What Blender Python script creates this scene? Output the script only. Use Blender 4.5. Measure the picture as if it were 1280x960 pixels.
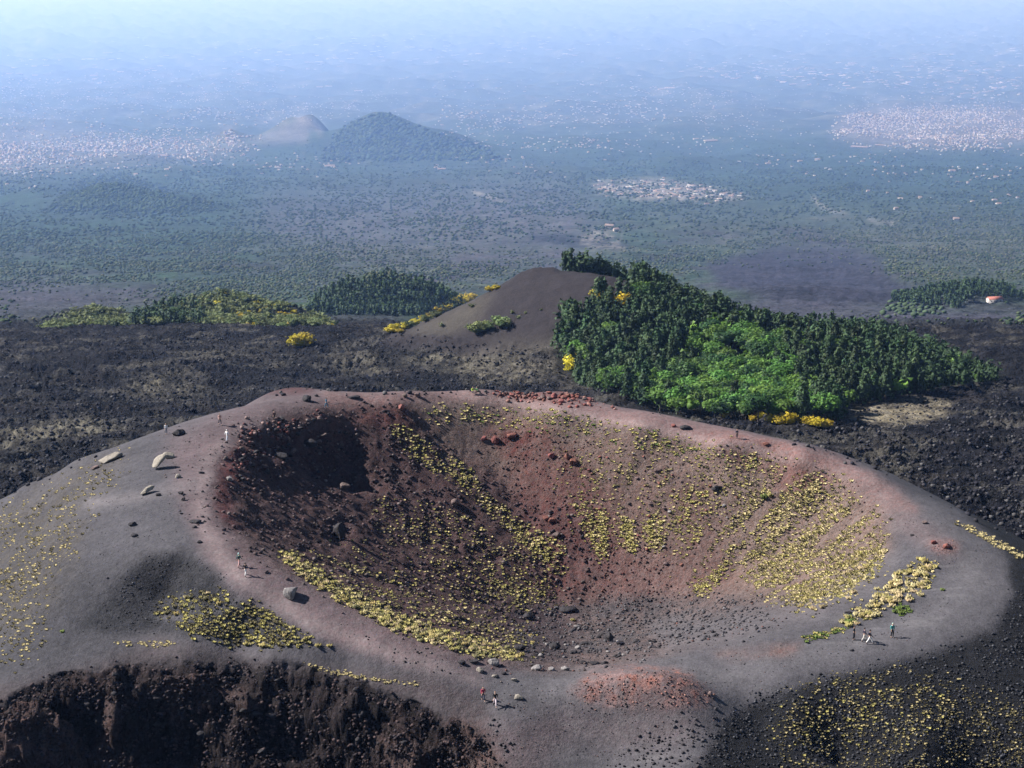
import bpy, bmesh, math, random
import numpy as np
from mathutils import Vector, Matrix
R = math.radians
random.seed(7); rng = np.random.default_rng(11)
for o in list(bpy.data.objects): bpy.data.objects.remove(o)
SC = bpy.context.scene

# ------------------------------------------------------------------ camera, light, exposure
FPX = 2100.0; HC = 75.0; TH = R(14.57)
cam_d = bpy.data.cameras.new('camera'); cam = bpy.data.objects.new('camera', cam_d)
SC.collection.objects.link(cam); SC.camera = cam
cam.location = (0, 0, HC); cam.rotation_euler = (R(90) - TH, 0, 0)
cam_d.sensor_width = 36.0; cam_d.lens = FPX / 1280 * 36.0
cam_d.clip_start = 0.5; cam_d.clip_end = 400000

SUN_EL = R(40); SUN_AZ = R(-80)      # azimuth clockwise from +Y (straight away from the camera); negative = left
w = bpy.data.worlds.new('World'); SC.world = w; w.use_nodes = True
nt = w.node_tree; bg = nt.nodes['Background']
sky = nt.nodes.new('ShaderNodeTexSky'); sky.sky_type = 'NISHITA'; sky.sun_disc = False
sky.sun_elevation = SUN_EL; sky.sun_rotation = SUN_AZ; sky.altitude = 1900; sky.air_density = 1.0; sky.dust_density = 0.6
nt.links.new(sky.outputs[0], bg.inputs[0]); bg.inputs[1].default_value = 0.05
sd = bpy.data.lights.new('sun', 'SUN'); sd.energy = 5.0; sd.angle = R(0.53); sd.color = (1.0, 0.965, 0.92)
sun = bpy.data.objects.new('sun', sd); SC.collection.objects.link(sun)
sdir = Vector((math.sin(SUN_AZ) * math.cos(SUN_EL), math.cos(SUN_AZ) * math.cos(SUN_EL), math.sin(SUN_EL)))
sun.rotation_euler = sdir.to_track_quat('Z', 'Y').to_euler(); sun.location = (0, 0, 300)
SC.view_settings.view_transform = 'Standard'; SC.view_settings.look = 'None'
SC.view_settings.gamma = 1; SC.view_settings.exposure = 1.36
cy = SC.cycles
cy.max_bounces = 6; cy.diffuse_bounces = 2; cy.glossy_bounces = 1; cy.transmission_bounces = 1
cy.volume_bounces = 3; cy.transparent_max_bounces = 4; cy.use_denoising = True
cy.use_adaptive_sampling = False

# ------------------------------------------------------------------ helpers
def nrm_hash(ix, iy, s):
    n = (ix * 374761393 + iy * 668265263 + s * 1442695041) & 0xffffffff
    n = ((n ^ (n >> 13)) * 1274126177) & 0xffffffff
    n = (n ^ (n >> 16)) & 0xffffffff
    return n
def pn(x, y, s=0):
    x = np.asarray(x, float); y = np.asarray(y, float)
    ix = np.floor(x).astype(np.int64); iy = np.floor(y).astype(np.int64)
    fx = x - ix; fy = y - iy
    ux = fx*fx*fx*(fx*(fx*6-15)+10); uy = fy*fy*fy*(fy*(fy*6-15)+10)
    def g(a, b, dx, dy):
        an = nrm_hash(a, b, s) * (2*math.pi/4294967296.0)
        return np.cos(an)*dx + np.sin(an)*dy
    a = g(ix, iy, fx, fy); b = g(ix+1, iy, fx-1, fy); c = g(ix, iy+1, fx, fy-1); d = g(ix+1, iy+1, fx-1, fy-1)
    return ((a + (b-a)*ux) + ((c + (d-c)*ux) - (a + (b-a)*ux))*uy) * 1.5
def fbm(x, y, s=0, oct=4, gain=0.5, ridged=False):
    t = 0; a = 1.0; f = 1.0; tot = 0
    for k in range(oct):
        v = pn(x*f + 17.3*k, y*f - 9.1*k, s + k)
        if ridged: v = 1 - 2*np.abs(v)
        t = t + a*v; tot += a; a *= gain; f *= 2.03
    return t / tot
def sstep(a, b, x):
    t = np.clip((x - a)/(b - a), 0, 1); return t*t*(3-2*t)
CT, ST = math.cos(TH), math.sin(TH)
def project(x, y, z):
    dF = y*CT - (z-HC)*ST; dU = y*ST + (z-HC)*CT
    dF = np.maximum(dF, 0.1)
    return 640 + FPX*x/dF, 480 - FPX*dU/dF
def unproj(px, py, z):
    r = (px-640)/FPX; u = (480-py)/FPX
    dy = CT + u*ST; dz = -ST + u*CT
    t = (z-HC)/dz
    return r*t, dy*t
def atD(px, py, D):
    r = (px-640)/FPX; u = (480-py)/FPX
    t = D/(CT + u*ST)
    return r*t, HC + (-ST + u*CT)*t
def tag(o, label=None, cat=None, group=None, kind=None):
    if label: o['label'] = label
    if cat: o['category'] = cat
    if group: o['group'] = group
    if kind: o['kind'] = kind
    return o
def link(o, parent=None):
    SC.collection.objects.link(o)
    if parent is not None: o.parent = parent
    return o
def mk(name, V, F, mat=None, parent=None, cols=None, tint=None, smooth=False, linkit=True, mi=None):
    V = np.asarray(V, np.float32); F = np.asarray(F, np.int32)
    me = bpy.data.meshes.new(name); k = F.shape[1]
    me.vertices.add(len(V)); me.vertices.foreach_set('co', V.ravel())
    me.loops.add(F.size); me.loops.foreach_set('vertex_index', F.ravel())
    me.polygons.add(len(F)); me.polygons.foreach_set('loop_start', np.arange(len(F), dtype=np.int32)*k)
    me.polygons.foreach_set('loop_total', np.full(len(F), k, np.int32))
    if smooth: me.polygons.foreach_set('use_smooth', np.ones(len(F), bool))
    if mi is not None: me.polygons.foreach_set('material_index', np.asarray(mi, np.int32))
    me.update(calc_edges=True)
    if cols is not None:
        a = me.attributes.new('Col', 'FLOAT_COLOR', 'POINT')
        c = np.ones((len(V), 4), np.float32); c[:, :cols.shape[1]] = cols; a.data.foreach_set('color', c.ravel())
    if tint is not None:
        a = me.attributes.new('tint', 'FLOAT', 'POINT'); a.data.foreach_set('value', np.asarray(tint, np.float32))
    if mat:
        for m in (mat if isinstance(mat, (list, tuple)) else [mat]): me.materials.append(m)
    if not linkit: return me
    return link(bpy.data.objects.new(name, me), parent)
def tile(V, F, pos, scale, rot, T=None):
    """N copies of one small mesh as arrays; returns V, F, id of copy per vertex"""
    V = np.asarray(V, float); F = np.asarray(F, int); N = len(pos)
    scale = np.asarray(scale, float)
    if scale.ndim == 1: scale = np.repeat(scale[:, None], 3, 1)
    c, s = np.cos(rot), np.sin(rot)
    P = V[None]*scale[:, None, :]
    X = P[..., 0]*c[:, None] - P[..., 1]*s[:, None]; Y = P[..., 0]*s[:, None] + P[..., 1]*c[:, None]
    O = np.stack([X, Y, P[..., 2]], -1) + np.asarray(pos)[:, None, :]
    FF = F[None] + (np.arange(N)*len(V))[:, None, None]
    return O.reshape(-1, 3), FF.reshape(-1, F.shape[1]), np.repeat(np.arange(N), len(V))

# ------------------------------------------------------------------ masks drawn in the photograph's map of the ground
W2, H2 = 640, 480
GX, GY = np.meshgrid(np.arange(W2)*2+1.0, np.arange(H2)*2+1.0)
def poly(pts):
    m = np.zeros((H2, W2), bool); n = len(pts)
    for i in range(n):
        x0, y0 = pts[i]; x1, y1 = pts[(i+1) % n]
        if y0 == y1: continue
        c = ((y0 > GY) != (y1 > GY)) & (GX < (x1-x0)*(GY-y0)/(y1-y0)+x0)
        m ^= c
    return m.astype(np.float32)
def blur(m, r):
    r = r/2.0
    if r < 0.4: return m
    k = int(math.ceil(r*2.5)); w_ = np.exp(-0.5*(np.arange(-k, k+1)/r)**2); w_ /= w_.sum()
    p = np.pad(m, ((k, k), (0, 0)), mode='edge'); m = sum(w_[i]*p[i:i+m.shape[0]] for i in range(2*k+1))
    p = np.pad(m, ((0, 0), (k, k)), mode='edge'); return sum(w_[i]*p[:, i:i+m.shape[1]] for i in range(2*k+1))
def zone(pts, r=6): return blur(poly(pts), r)
def ell(cx, cy_, rx, ry, r=6): return blur((((GX-cx)/rx)**2+((GY-cy_)/ry)**2 < 1).astype(np.float32), r)
def look(m, px, py):
    fx = np.clip((px-1)/2, 0, W2-1.001); fy = np.clip((py-1)/2, 0, H2-1.001)
    ix = fx.astype(int); iy = fy.astype(int); fx -= ix; fy -= iy
    return (m[iy, ix]*(1-fx)*(1-fy)+m[iy, ix+1]*fx*(1-fy)+m[iy+1, ix]*(1-fx)*fy+m[iy+1, ix+1]*fx*fy)

# ------------------------------------------------------------------ relief: control points of the main cone (px, py, z)
LIP = [(275,600,3.8,.85),(290,560,4.0,.82),(330,532,4.0,.76),(400,515,3.7,.76),(500,506,3,.85),(600,505,1.5,.92),(700,522,1,.95),(800,542,.5,.9),
 (900,561,0,.85),(1000,581,-.5,.8),(1060,603,-1.5,.75),(1100,640,-2.5,.75),(1110,680,-3.5,.8),(1090,720,-4.5,.9),(1030,757,-5.5,.95),
 (950,785,-6,1),(850,812,-7,1),(760,834,-7,1),(680,838,-6.5,1),(620,826,-5,1),(560,808,-3.5,1),(500,785,-2.5,1),(430,752,-1,1),
 (370,715,1,.95),(315,680,2.2,.9),(280,640,3.0,.88)]
OUT = [(330,503,5.0),(420,493,4.3),(520,489,3.6),(600,488,2.6),(700,498,2),(800,513,1.5),(880,530,1),(960,546,.5),(1040,567,0),(1100,598,-.5),
 (1180,640,-1.5),(1250,692,-2.5),(1262,735,-3.5),(1235,775,-4.5),(1150,808,-5.2),(1050,830,-6.2),(960,852,-7.2)]
OUT2 = [(270,517,4.7),(200,541,4),(130,566,2),(60,602,-2.5),(0,640,-7.5),(-60,678,-12.5)]
PTS = [(1180,720,-3.6),(1110,770,-5.2),(760,870,-8),(700,900,-8.6),(640,900,-8),(600,872,-6.8),(900,850,-7.4),(1000,820,-6.2),(820,930,-10),
 (240,560,4.3),(200,600,4),(150,620,3),(105,645,1),(240,650,3.2),(180,680,2),(260,690,2.6),(90,700,-.8),(0,700,-7),(40,660,-4),
 (0,760,-7.5),(100,760,-2.8),(210,702,1.3),(160,716,0.2),(250,715,1.0),(210,740,-1.8),(300,752,-.3),(350,770,-1.4),(300,800,-4),(200,790,-4.2),
 (100,800,-4.5),(0,812,-6.5),(400,810,-3.6),(460,803,-3.0),(500,832,-4.6),(560,862,-6.2),(750,950,-11.2),
 (-80,760,-14),(-80,850,-14),(-60,720,-13)]
LOW = [(-60,915,-10),(0,880,-7.5),(60,853,-6.2),(130,834,-5.3),(230,823,-4.9),(330,826,-5),(430,845,-6),(520,882,-7.6),(590,912,-9.2),(628,950,-10.8)]
EDGE = [(900,880,-8.4),(872,925,-9.6),(858,958,-10.4)]
FC = np.array([12.0, 232.0]); FZ = -21.5
C = []
def addp(px, py, z):
    x, y = unproj(px, py, z); C.append((x, y, z)); return np.array([x, y])
lipw = []
for px, py, z, p in LIP:
    q = addp(px, py, z); lipw.append(q)
    E_ = FC+(q-FC)/np.linalg.norm(q-FC)*np.array([10.5, 7.0])
    for t in (.1, .22, .4, .6, .8, .93): C.append((*(q+(E_-q)*t), z+(FZ+.6-z)*(t**p)))
C.append((FC[0], FC[1], FZ))
for a_ in range(8): C.append((FC[0]+7*math.cos(a_*.785), FC[1]+4.6*math.sin(a_*.785), FZ+.25))
CC = np.array([8.0, 225.0])
for px, py, z in OUT+OUT2:
    q = addp(px, py, z); d = (q-CC)/np.linalg.norm(q-CC)
    for s_, dz in ((5, -1.7), (14, -6.5), (30, -15), (52, -27), (85, -42), (130, -55)): C.append((*(q+d*s_), z+dz*(.78 if py > 780 else 1)))
for p_ in PTS: addp(*p_)
for px, py, z in EDGE:
    q = addp(px, py, z); d = np.array([.94, -.34])
    for s_, dz in ((5, -1.6), (14, -5.2), (30, -12), (52, -21)): C.append((*(q+d*s_), z+dz))
for px, py, z in LOW:
    q = addp(px, py, z)
    d = np.array([0.25*(-30-q[0])/40, -1.0]); d /= np.linalg.norm(d)
    for s_, dz in ((2.2, -1.8), (7, -9.5), (14, -18), (30, -26), (50, -28)): C.append((*(q+d*s_), z+dz))
C += [(12, 140, -16), (12, 120, -14), (-30, 110, -26), (60, 120, -30)]
C = np.array(C)
EPS = 1.2
def kern(d2): return np.sqrt(d2+EPS*EPS)
A = kern(((C[:, None, :2]-C[None, :, :2])**2).sum(-1)); n_ = len(C)
Pm = np.c_[np.ones(n_), C[:, 0]/100, C[:, 1]/100]
M = np.block([[A+np.eye(n_)*-0.02, Pm], [Pm.T, np.zeros((3, 3))]])
sol = np.linalg.solve(M, np.r_[C[:, 2], 0, 0, 0])
def rbf(x, y):
    out = np.empty(x.size); X = x.ravel(); Y = y.ravel()
    for a in range(0, X.size, 40000):
        d2 = (X[a:a+40000, None]-C[None, :, 0])**2+(Y[a:a+40000, None]-C[None, :, 1])**2
        out[a:a+40000] = kern(d2)@sol[:n_]+sol[n_]+sol[n_+1]*X[a:a+40000]/100+sol[n_+2]*Y[a:a+40000]/100
    return out.reshape(x.shape)
BD = [0,10,30,60,100,130,160,280,330,490,704,1000,1300,1700,2500,3500,5000,7000,9000,11000,15000,20000,30000,45000,80000,160000]
BZ = [73.2,66,47,20,-8,-24,-34,-34,-38,-58,-85,-149,-207,-275,-406,-541,-716,-905,-1072,-1210,-1425,-1654,-1912,-2054,-2110,-2120]
def gauss(x, y, cx, cy_, rx, ry, h, p=1.0):
    d = np.sqrt(((x-cx)/rx)**2+((y-cy_)/ry)**2); return h*np.exp(-(d**2)*2.0*p)
def coneb(x, y, cx, cy_, rx, ry, h, rnd=.12):
    d = np.sqrt(((x-cx)/rx)**2+((y-cy_)/ry)**2+rnd**2)-rnd; return h*np.clip(1-d, 0, None)**1.0*sstep(1.0, .75, d)+h*0.25*sstep(1.35, .7, d)*(1-sstep(1.0, .75, d))*np.clip(1.3-d, 0, 1)
def hill(px, py, D, wpx, depth, hpx, fn=gauss, **k):
    """(centre px, half width px, height px) of a hill at distance D"""
    x0, _ = atD(px, py, D); s_ = D*1.02/FPX
    return lambda x, y: fn(x, y, x0, D, wpx*s_, depth, hpx*s_, **k)
HILLS = [
 hill(460,190,10900,150,760,17), hill(472,190,10900,50,300,24), hill(560,195,10700,62,380,13), hill(515,192,10800,60,380,10), hill(410,192,10900,60,300,8),
 hill(366,190,11300,54,330,31,coneb,rnd=.04), hill(392,190,11500,32,250,20,coneb,rnd=.04), hill(288,190,11300,40,300,20), hill(330,195,10800,120,500,8),
 hill(145,262,5700,105,260,33), hill(40,250,6100,110,300,14), hill(230,262,5600,60,200,14),
 hill(478,398,1280,92,62,52,coneb,rnd=.35), hill(1215,388,1450,110,70,24),
 hill(280,412,860,105,34,36), hill(120,415,850,90,26,22), hill(370,416,840,60,22,18), hill(200,415,900,70,26,14),
 hill(1010,372,1700,150,160,16), hill(700,330,2500,130,200,10), hill(60,150,14500,200,900,5), hill(1065,240,6900,20,60,10),
]
bx, bz = atD(676, 344, 622)
def cone2(x, y):
    return coneb(x, y, bx-2, 622, 60, 52, 28, rnd=.13)
fx_, _ = atD(965, 420, 545)
fx2, _ = atD(790, 420, 560); fx4, _ = atD(888, 420, 568); fx3, _ = atD(1120, 420, 535)
HILLS += [cone2, lambda x, y: gauss(x, y, fx_, 542, 66, 62, 8.8), lambda x, y: gauss(x, y, fx2, 590, 46, 56, 17.5), lambda x, y: gauss(x, y, fx4, 568, 30, 50, 6.5), lambda x, y: gauss(x, y, fx3, 530, 50, 42, 3.5)]
def base_h(x, y):
    D = np.hypot(x*.35, y)
    z = np.interp(D, BD, BZ)
    z0 = np.interp(D*1.06, BD, BZ); z1 = np.interp(D*.94, BD, BZ); z = np.where(D > 900, (z0+z1+z)/3, z)
    # left part of the lava field sits a little higher at its edge, big undulation beyond
    far = sstep(800, 2500, D)
    z = z + far*D*0.0035*fbm(x/900, y/900, 5, 3)*2 + far*12*fbm(x/260, y/260, 8, 3)*sstep(9000, 4000, D)
    for h in HILLS: z = z + h(x, y)
    return z
def smax(a, b, k): 
    d = np.clip(.5+.5*(a-b)/k, 0, 1); return b*(1-d)+a*d+k*d*(1-d)
PIT = zone([(-40,905),(0,880),(60,853),(130,836),(230,826),(330,830),(430,850),(520,886),(590,915),(630,965),(630,1100),(-60,1100)], 7)
LAVAROUGH = None
# local bumps on the cone: (px, py, z guess, rx, ry, h)
PITREL = (ell(146,900,10,42,6)*2.6+ell(302,905,15,38,8)*2.8+ell(232,866,34,13,6)*1.8+ell(45,950,55,22,9)*5-ell(215,925,44,28,10)*3.6-ell(100,905,24,28,8)*3-ell(365,930,34,22,9)*2.6-ell(530,918,24,12,6)*2.6+ell(440,915,22,30,8)*2.0-ell(165,853,18,9,4)*1.5)
BUMPS = [(790,868,-7.5,7.5,4.2,2.3),(845,878,-8,5,3.4,1.5),(740,880,-8,6,3,.9),(1178,688,-2.5,3.6,3,1.0),(350,488,3,9,6,3.8),
 (212,704,1,5,2.6,.4),(705,497,1.6,6,2,1.2),(640,493,2,5,1.6,.7),(960,556,.5,7,2.2,.9),(1000,566,.2,4,2,.7),(1085,757,-5,9,2.6,.8),(960,806,-6.2,6,2,.5)]
BW = [(*unproj(a, b, c), d, e, f) for a, b, c, d, e, f in BUMPS]
ROUGH_IN = None
def height(x, y, detail=True):
    z = base_h(x, y)
    near = (y < 420) & (y > 95) & (np.abs(x) < 210)
    hc = np.full(x.shape, -9000.0)
    if near.any():
        v = rbf(x[near], y[near])
        for bx_, by_, rx, ry, hh in BW: v = v + hh*np.exp(-(((x[near]-bx_)/rx)**2+((y[near]-by_)/ry)**2))
        hc[near] = v
    hs = smax(hc, z, 3.0)
    px, py = project(x, y, hs)
    m = look(PIT, px, py)*(y < 200)
    kc = sstep(-2, 3, hc-z)*near             # 1 on the main cone
    if detail:
        # pit: ribs and crags
        rib = fbm(x/4.2+3, y/13.0, 21, 4, .55, True)
        crag = fbm(x/2.2, y/2.2, 31, 4, .6)
        hs = hs + look(PITREL, px, py)*(y < 200)*kc
        hs = hs + m*(fbm(x/9+3, y/7.0, 21, 3, .5)*2.2+fbm(x/3.8,y/3.8,22,4,.62,True)*.9+crag*.6+gauss(x, y, -50, 163, 11, 6, 5.5)+gauss(x, y, -14, 160, 8, 6, 3))
        rin = look(ROUGH_IN, px, py)
        hs = hs + kc*rin*(fbm(x/1.7, y/1.7, 41, 4, .62)*.55+fbm(x/7, y/7, 43, 2)*.5)
        cav = look(CAVE, px, py)
        hs = hs - cav*kc*(2.2+3.0*fbm(x/4, y/4, 47, 3))
        # radial runnels on the walls
        ang = np.arctan2(y-FC[1], x-FC[0])
        hs = hs + kc*look(INNER, px, py)*.30*fbm(ang*9, np.hypot(x-FC[0], y-FC[1])/30, 51, 3)*sstep(12, 26, np.hypot(x-FC[0], y-FC[1]))
        hs = hs + kc*fbm(x/3, y/3, 55, 3)*.10
        # lava field
        lf = (1-kc)*sstep(250, 300, y)*sstep(1500, 800, y)*(1-look(SMOOTH, px, py))
        wx = x+6*fbm(x/22, y/22, 61, 2); wy = y+6*fbm(x/22, y/22, 62, 2)
        hs = hs + lf*(fbm(wx/24, wy/9, 63, 5, .62, True)*3.0+fbm(x/3.2, y/3.2, 65, 4, .7, True)*1.5*(.55+.9*sstep(-.2,.3,fbm(x/30,y/14,66,3)))+fbm(wx/60, wy/40, 67, 2)*3.6)
        s2 = look(SMOOTH, px, py)*(y > 400)*(y < 1500)
        hs = hs + s2*fbm(x/5, y/5, 69, 3)*.5
        fl = sstep(740, 820, y)*sstep(4500, 2500, y)
        hs = hs + fl*fbm(x/22, y/16, 74, 5, .65, True)*3.2*(1-np.clip(look(SMOOTH, px, py), 0, 1))
        fr = sstep(900, 2000, y)*(y < 9000)
        hs = hs + fr*fbm(x/35, y/35, 71, 4, .6)*np.clip(y/1000, 0, 6)
    return hs, kc, m, px, py
INNERP = [(a, b) for a, b, _, _ in LIP]
INNER = zone(INNERP, 7)
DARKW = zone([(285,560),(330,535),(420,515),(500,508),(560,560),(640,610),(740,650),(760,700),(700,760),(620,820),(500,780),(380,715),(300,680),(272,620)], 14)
ROUGH_IN = np.clip(INNER*.45+DARKW*.75+zone([(560,780),(660,745),(950,740),(960,785),(760,835),(620,825)], 8)*.3, 0, 1)
CAVE = np.clip(zone([(372,560),(395,540),(440,545),(462,580),(478,606),(450,612),(400,592)],9)+ell(424,664,13,15,8)*.45+ell(350,556,34,10,6)*.4, 0, 1)
SMOOTH = np.clip(zone([(495,418),(560,385),(620,355),(680,335),(760,350),(800,372),(740,400),(690,440),(600,432)], 5)
  + zone([(700,330),(800,340),(900,378),(1010,392),(1120,420),(1255,468),(1270,476),(1100,500),(1045,525),(830,520),(700,480),(695,400)], 5)
  + ell(1105,518,85,18,7)*.7, 0, 1)

# ------------------------------------------------------------------ the ground grid (fans out from below the camera)
uc = np.linspace(-.345, .345, 540); uo = .345+np.cumsum(np.geomspace(.002, .07, 26))
U = np.r_[-uo[::-1], uc, uo]
rows = [3., 15, 30, 50, 70, 90, 105, 118, 128, 136]
y = 142.
while y < 160: rows.append(y); y += .8
while y < 292: rows.append(y); y += .45
while y < 420: rows.append(y); y += .8
while y < 760: rows.append(y); y += 1.5
while y < 1500: rows.append(y); y *= 1.006
while y < 160000: rows.append(y); y *= 1.0175
YR = np.array(rows); NR, NC = len(YR), len(U)
GYY, UU = np.meshgrid(YR, U, indexing='ij'); GXX = UU*(GYY+0.0)
ZZ, KC, PM, PX, PY = height(GXX, GYY)
jx = 0
print('grid', NR, NC, NR*NC)
def gz(x, y):
    """ground height by interpolation on the grid"""
    x = np.asarray(x, float); y = np.asarray(y, float)
    r = np.clip(np.interp(y, YR, np.arange(NR)), 0, NR-1.001); c = np.clip(np.interp(x/y, U, np.arange(NC)), 0, NC-1.001)
    i = r.astype(int); j = c.astype(int); r = r-i; c = c-j
    return ZZ[i, j]*(1-r)*(1-c)+ZZ[i+1, j]*r*(1-c)+ZZ[i, j+1]*(1-r)*c+ZZ[i+1, j+1]*r*c
def hit(px, py):
    """where the view ray through a point of the photograph meets the ground"""
    px = np.atleast_1d(np.asarray(px, float)); py = np.atleast_1d(np.asarray(py, float))
    outx = np.zeros(len(px)); outy = np.zeros(len(px))
    lo = 8
    for a in range(0, len(px), 4000):
        p = px[a:a+4000]; q = py[a:a+4000]
        u = (480-q)/FPX; dy = CT+u*ST; dz = -ST+u*CT
        k = ((p-640)/FPX/dy)                       # x/y constant along a ray
        c = np.clip(np.interp(k, U, np.arange(NC)), 0, NC-1.001); j = c.astype(int); c = c-j
        zg = ZZ[:, j]*(1-c)+ZZ[:, j+1]*c
        zr = HC+dz/dy*YR[:, None]
        b = (zr[lo:] < zg[lo:]); first = np.argmax(b, 0)+lo; first = np.where(b.any(0), first, NR-1)
        i0 = np.maximum(first-1, 0); ar = np.arange(len(p))
        d0 = zr[i0, ar]-zg[i0, ar]; d1 = zr[first, ar]-zg[first, ar]
        t = np.clip(d0/np.where(d0-d1 == 0, 1, d0-d1), 0, 1); Y = YR[i0]*(1-t)+YR[first]*t
        outy[a:a+4000] = Y; outx[a:a+4000] = k*Y
    return outx, outy, gz(outx, outy)
# ------------------------------------------------------------------ materials
M = {}
def newmat(name):
    m = bpy.data.materials.new(name); m.use_nodes = True; t = m.node_tree
    p = t.nodes['Principled BSDF']; p.inputs['Roughness'].default_value = .95; p.inputs['Specular IOR Level'].default_value = .12
    return m, t, p
def N(t, ty, **k):
    n = t.nodes.new(ty)
    for a, v in k.items():
        if a in n.inputs: n.inputs[a].default_value = v
        else: setattr(n, a, v)
    return n
def mrange(t, src, a, b, c, d):
    n = N(t, 'ShaderNodeMapRange'); t.links.new(src, n.inputs[0])
    for i, v in enumerate((a, b, c, d)): n.inputs[1+i].default_value = v
    return n.outputs[0]
def math_(t, op, a, b):
    n = N(t, 'ShaderNodeMath', operation=op)
    for i, v in enumerate((a, b)):
        if isinstance(v, (int, float)): n.inputs[i].default_value = v
        else: t.links.new(v, n.inputs[i])
    return n.outputs[0]
def mulcol(t, col, fac):
    n = N(t, 'ShaderNodeVectorMath', operation='SCALE'); t.links.new(col, n.inputs[0]); t.links.new(fac, n.inputs['Scale']); return n.outputs[0]
def ground_mat(name, scales, contrast, bumps, tintamt=.25, spec=.12):
    """scales: noise scales; the Col attribute's alpha says how coarse the ground is"""
    m, t, p = newmat(name); L = t.links.new
    at = N(t, 'ShaderNodeAttribute', attribute_name='Col'); tc = N(t, 'ShaderNodeTexCoord')
    f = None
    for i, (sc, am) in enumerate(scales):
        nz = N(t, 'ShaderNodeTexNoise', Scale=sc, Detail=4.0, Roughness=.65); L(tc.outputs['Object'], nz.inputs['Vector'])
        v = mrange(t, nz.outputs['Fac'], .28, .72, -am, am)
        f = v if f is None else math_(t, 'ADD', f, v)
    f = math_(t, 'MULTIPLY', f, mrange(t, at.outputs['Alpha'], 0, 1, contrast[0], contrast[1]))
    f = math_(t, 'ADD', f, 1.0); f = math_(t, 'MAXIMUM', f, .12)
    col = mulcol(t, at.outputs['Color'], f)
    hs = N(t, 'ShaderNodeHueSaturation'); L(col, hs.inputs['Color'])
    nz = N(t, 'ShaderNodeTexNoise', Scale=scales[0][0]*.6, Detail=3.0); L(tc.outputs['Object'], nz.inputs['Vector'])
    L(mrange(t, nz.outputs['Fac'], .3, .7, 1-tintamt, 1+tintamt), hs.inputs['Saturation'])
    L(hs.outputs[0], p.inputs['Base Color'])
    prev = None
    for sc, dist, st in bumps:
        nz = N(t, 'ShaderNodeTexNoise', Scale=sc, Detail=5.0, Roughness=.7); L(tc.outputs['Object'], nz.inputs['Vector'])
        b = N(t, 'ShaderNodeBump', Distance=dist); L(nz.outputs['Fac'], b.inputs['Height'])
        L(mrange(t, at.outputs['Alpha'], 0, 1, st*.08, st), b.inputs['Strength'])
        if prev is not None: L(prev, b.inputs['Normal'])
        prev = b.outputs[0]
    L(prev, p.inputs['Normal']); p.inputs['Specular IOR Level'].default_value = spec
    M[name] = m
ground_mat('ash', [(3.2, .32), (.9, .22), (.16, .14)], (.62, 1.35), [(1.1, .55, 1.0), (4.5, .2, 1.0)])
ground_mat('pit', [(2.0, .45), (.5, .35), (.12, .3)], (1, 1.3), [(.8, 1.0, 1.0), (3.5, .25, 1.0)])
ground_mat('lava', [(1.1, .55), (.3, .40), (.07, .25)], (.5, 1.4), [(.35, 2.4, 1.0), (1.3, .8, 1.0)])
ground_mat('plain', [(.25, .4), (.07, .5), (.02, .35), (.006, .28)], (.6, 1.3), [(.05, 7, .8), (.012, 18, .6)])
def simple(name, col, rough=.8, noise=None, rnd=0, tint=0, spec=.2, transl=0, subs=None):
    m, t, p = newmat(name); L = t.links.new
    p.inputs['Roughness'].default_value = rough; p.inputs['Specular IOR Level'].default_value = spec
    rgb = N(t, 'ShaderNodeRGB'); rgb.outputs[0].default_value = (*col, 1); c = rgb.outputs[0]; f = None
    def addf(v):
        nonlocal f; f = v if f is None else math_(t, 'MULTIPLY', f, v)
    if noise:
        tc = N(t, 'ShaderNodeTexCoord')
        nz = N(t, 'ShaderNodeTexNoise', Scale=noise[0], Detail=4.0); L(tc.outputs['Object'], nz.inputs['Vector'])
        addf(mrange(t, nz.outputs['Fac'], .3, .7, 1-noise[1], 1+noise[1]))
        if len(noise) > 2:
            b = N(t, 'ShaderNodeBump', Distance=noise[2]); L(nz.outputs['Fac'], b.inputs['Height']); L(b.outputs[0], p.inputs['Normal'])
    if rnd:
        oi = N(t, 'ShaderNodeObjectInfo'); addf(mrange(t, oi.outputs['Random'], 0, 1, 1-rnd, 1+rnd))
        hs = N(t, 'ShaderNodeHueSaturation'); L(c, hs.inputs['Color'])
        L(mrange(t, math_(t, 'FRACT', math_(t, 'MULTIPLY', oi.outputs['Random'], 7.31), 0), 0, 1, .5-rnd*.06, .5+rnd*.06), hs.inputs['Hue']); c = hs.outputs[0]
    if tint:
        at = N(t, 'ShaderNodeAttribute', attribute_name='tint'); addf(mrange(t, at.outputs['Fac'], 0, 1, 1-tint, 1+tint))
    if f is not None: c = mulcol(t, c, f)
    L(c, p.inputs['Base Color'])
    if transl:
        tr = N(t, 'ShaderNodeBsdfTranslucent'); L(c, tr.inputs[0]); mx = N(t, 'ShaderNodeMixShader'); mx.inputs[0].default_value = transl
        L(p.outputs[0], mx.inputs[1]); L(tr.outputs[0], mx.inputs[2]); L(mx.outputs[0], t.nodes['Material Output'].inputs[0])
    M[name] = m; return m
def colattr(name, rough=.9, noise=None):
    m, t, p = newmat(name); at = N(t, 'ShaderNodeAttribute', attribute_name='Col'); t.links.new(at.outputs['Color'], p.inputs['Base Color'])
    p.inputs['Roughness'].default_value = rough; M[name] = m
colattr('tuftcol'); colattr('rockcol'); colattr('scrubcol'); colattr('housecol')

# ------------------------------------------------------------------ ground colours (albedo, with some painted light and shade), zone by zone
COL = np.zeros((NR, NC, 4)); wn = fbm(GXX/9, GYY/9, 81, 4); wn2 = fbm(GXX/9, GYY/9, 82, 4)
nearf = (GYY < 420)
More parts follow.
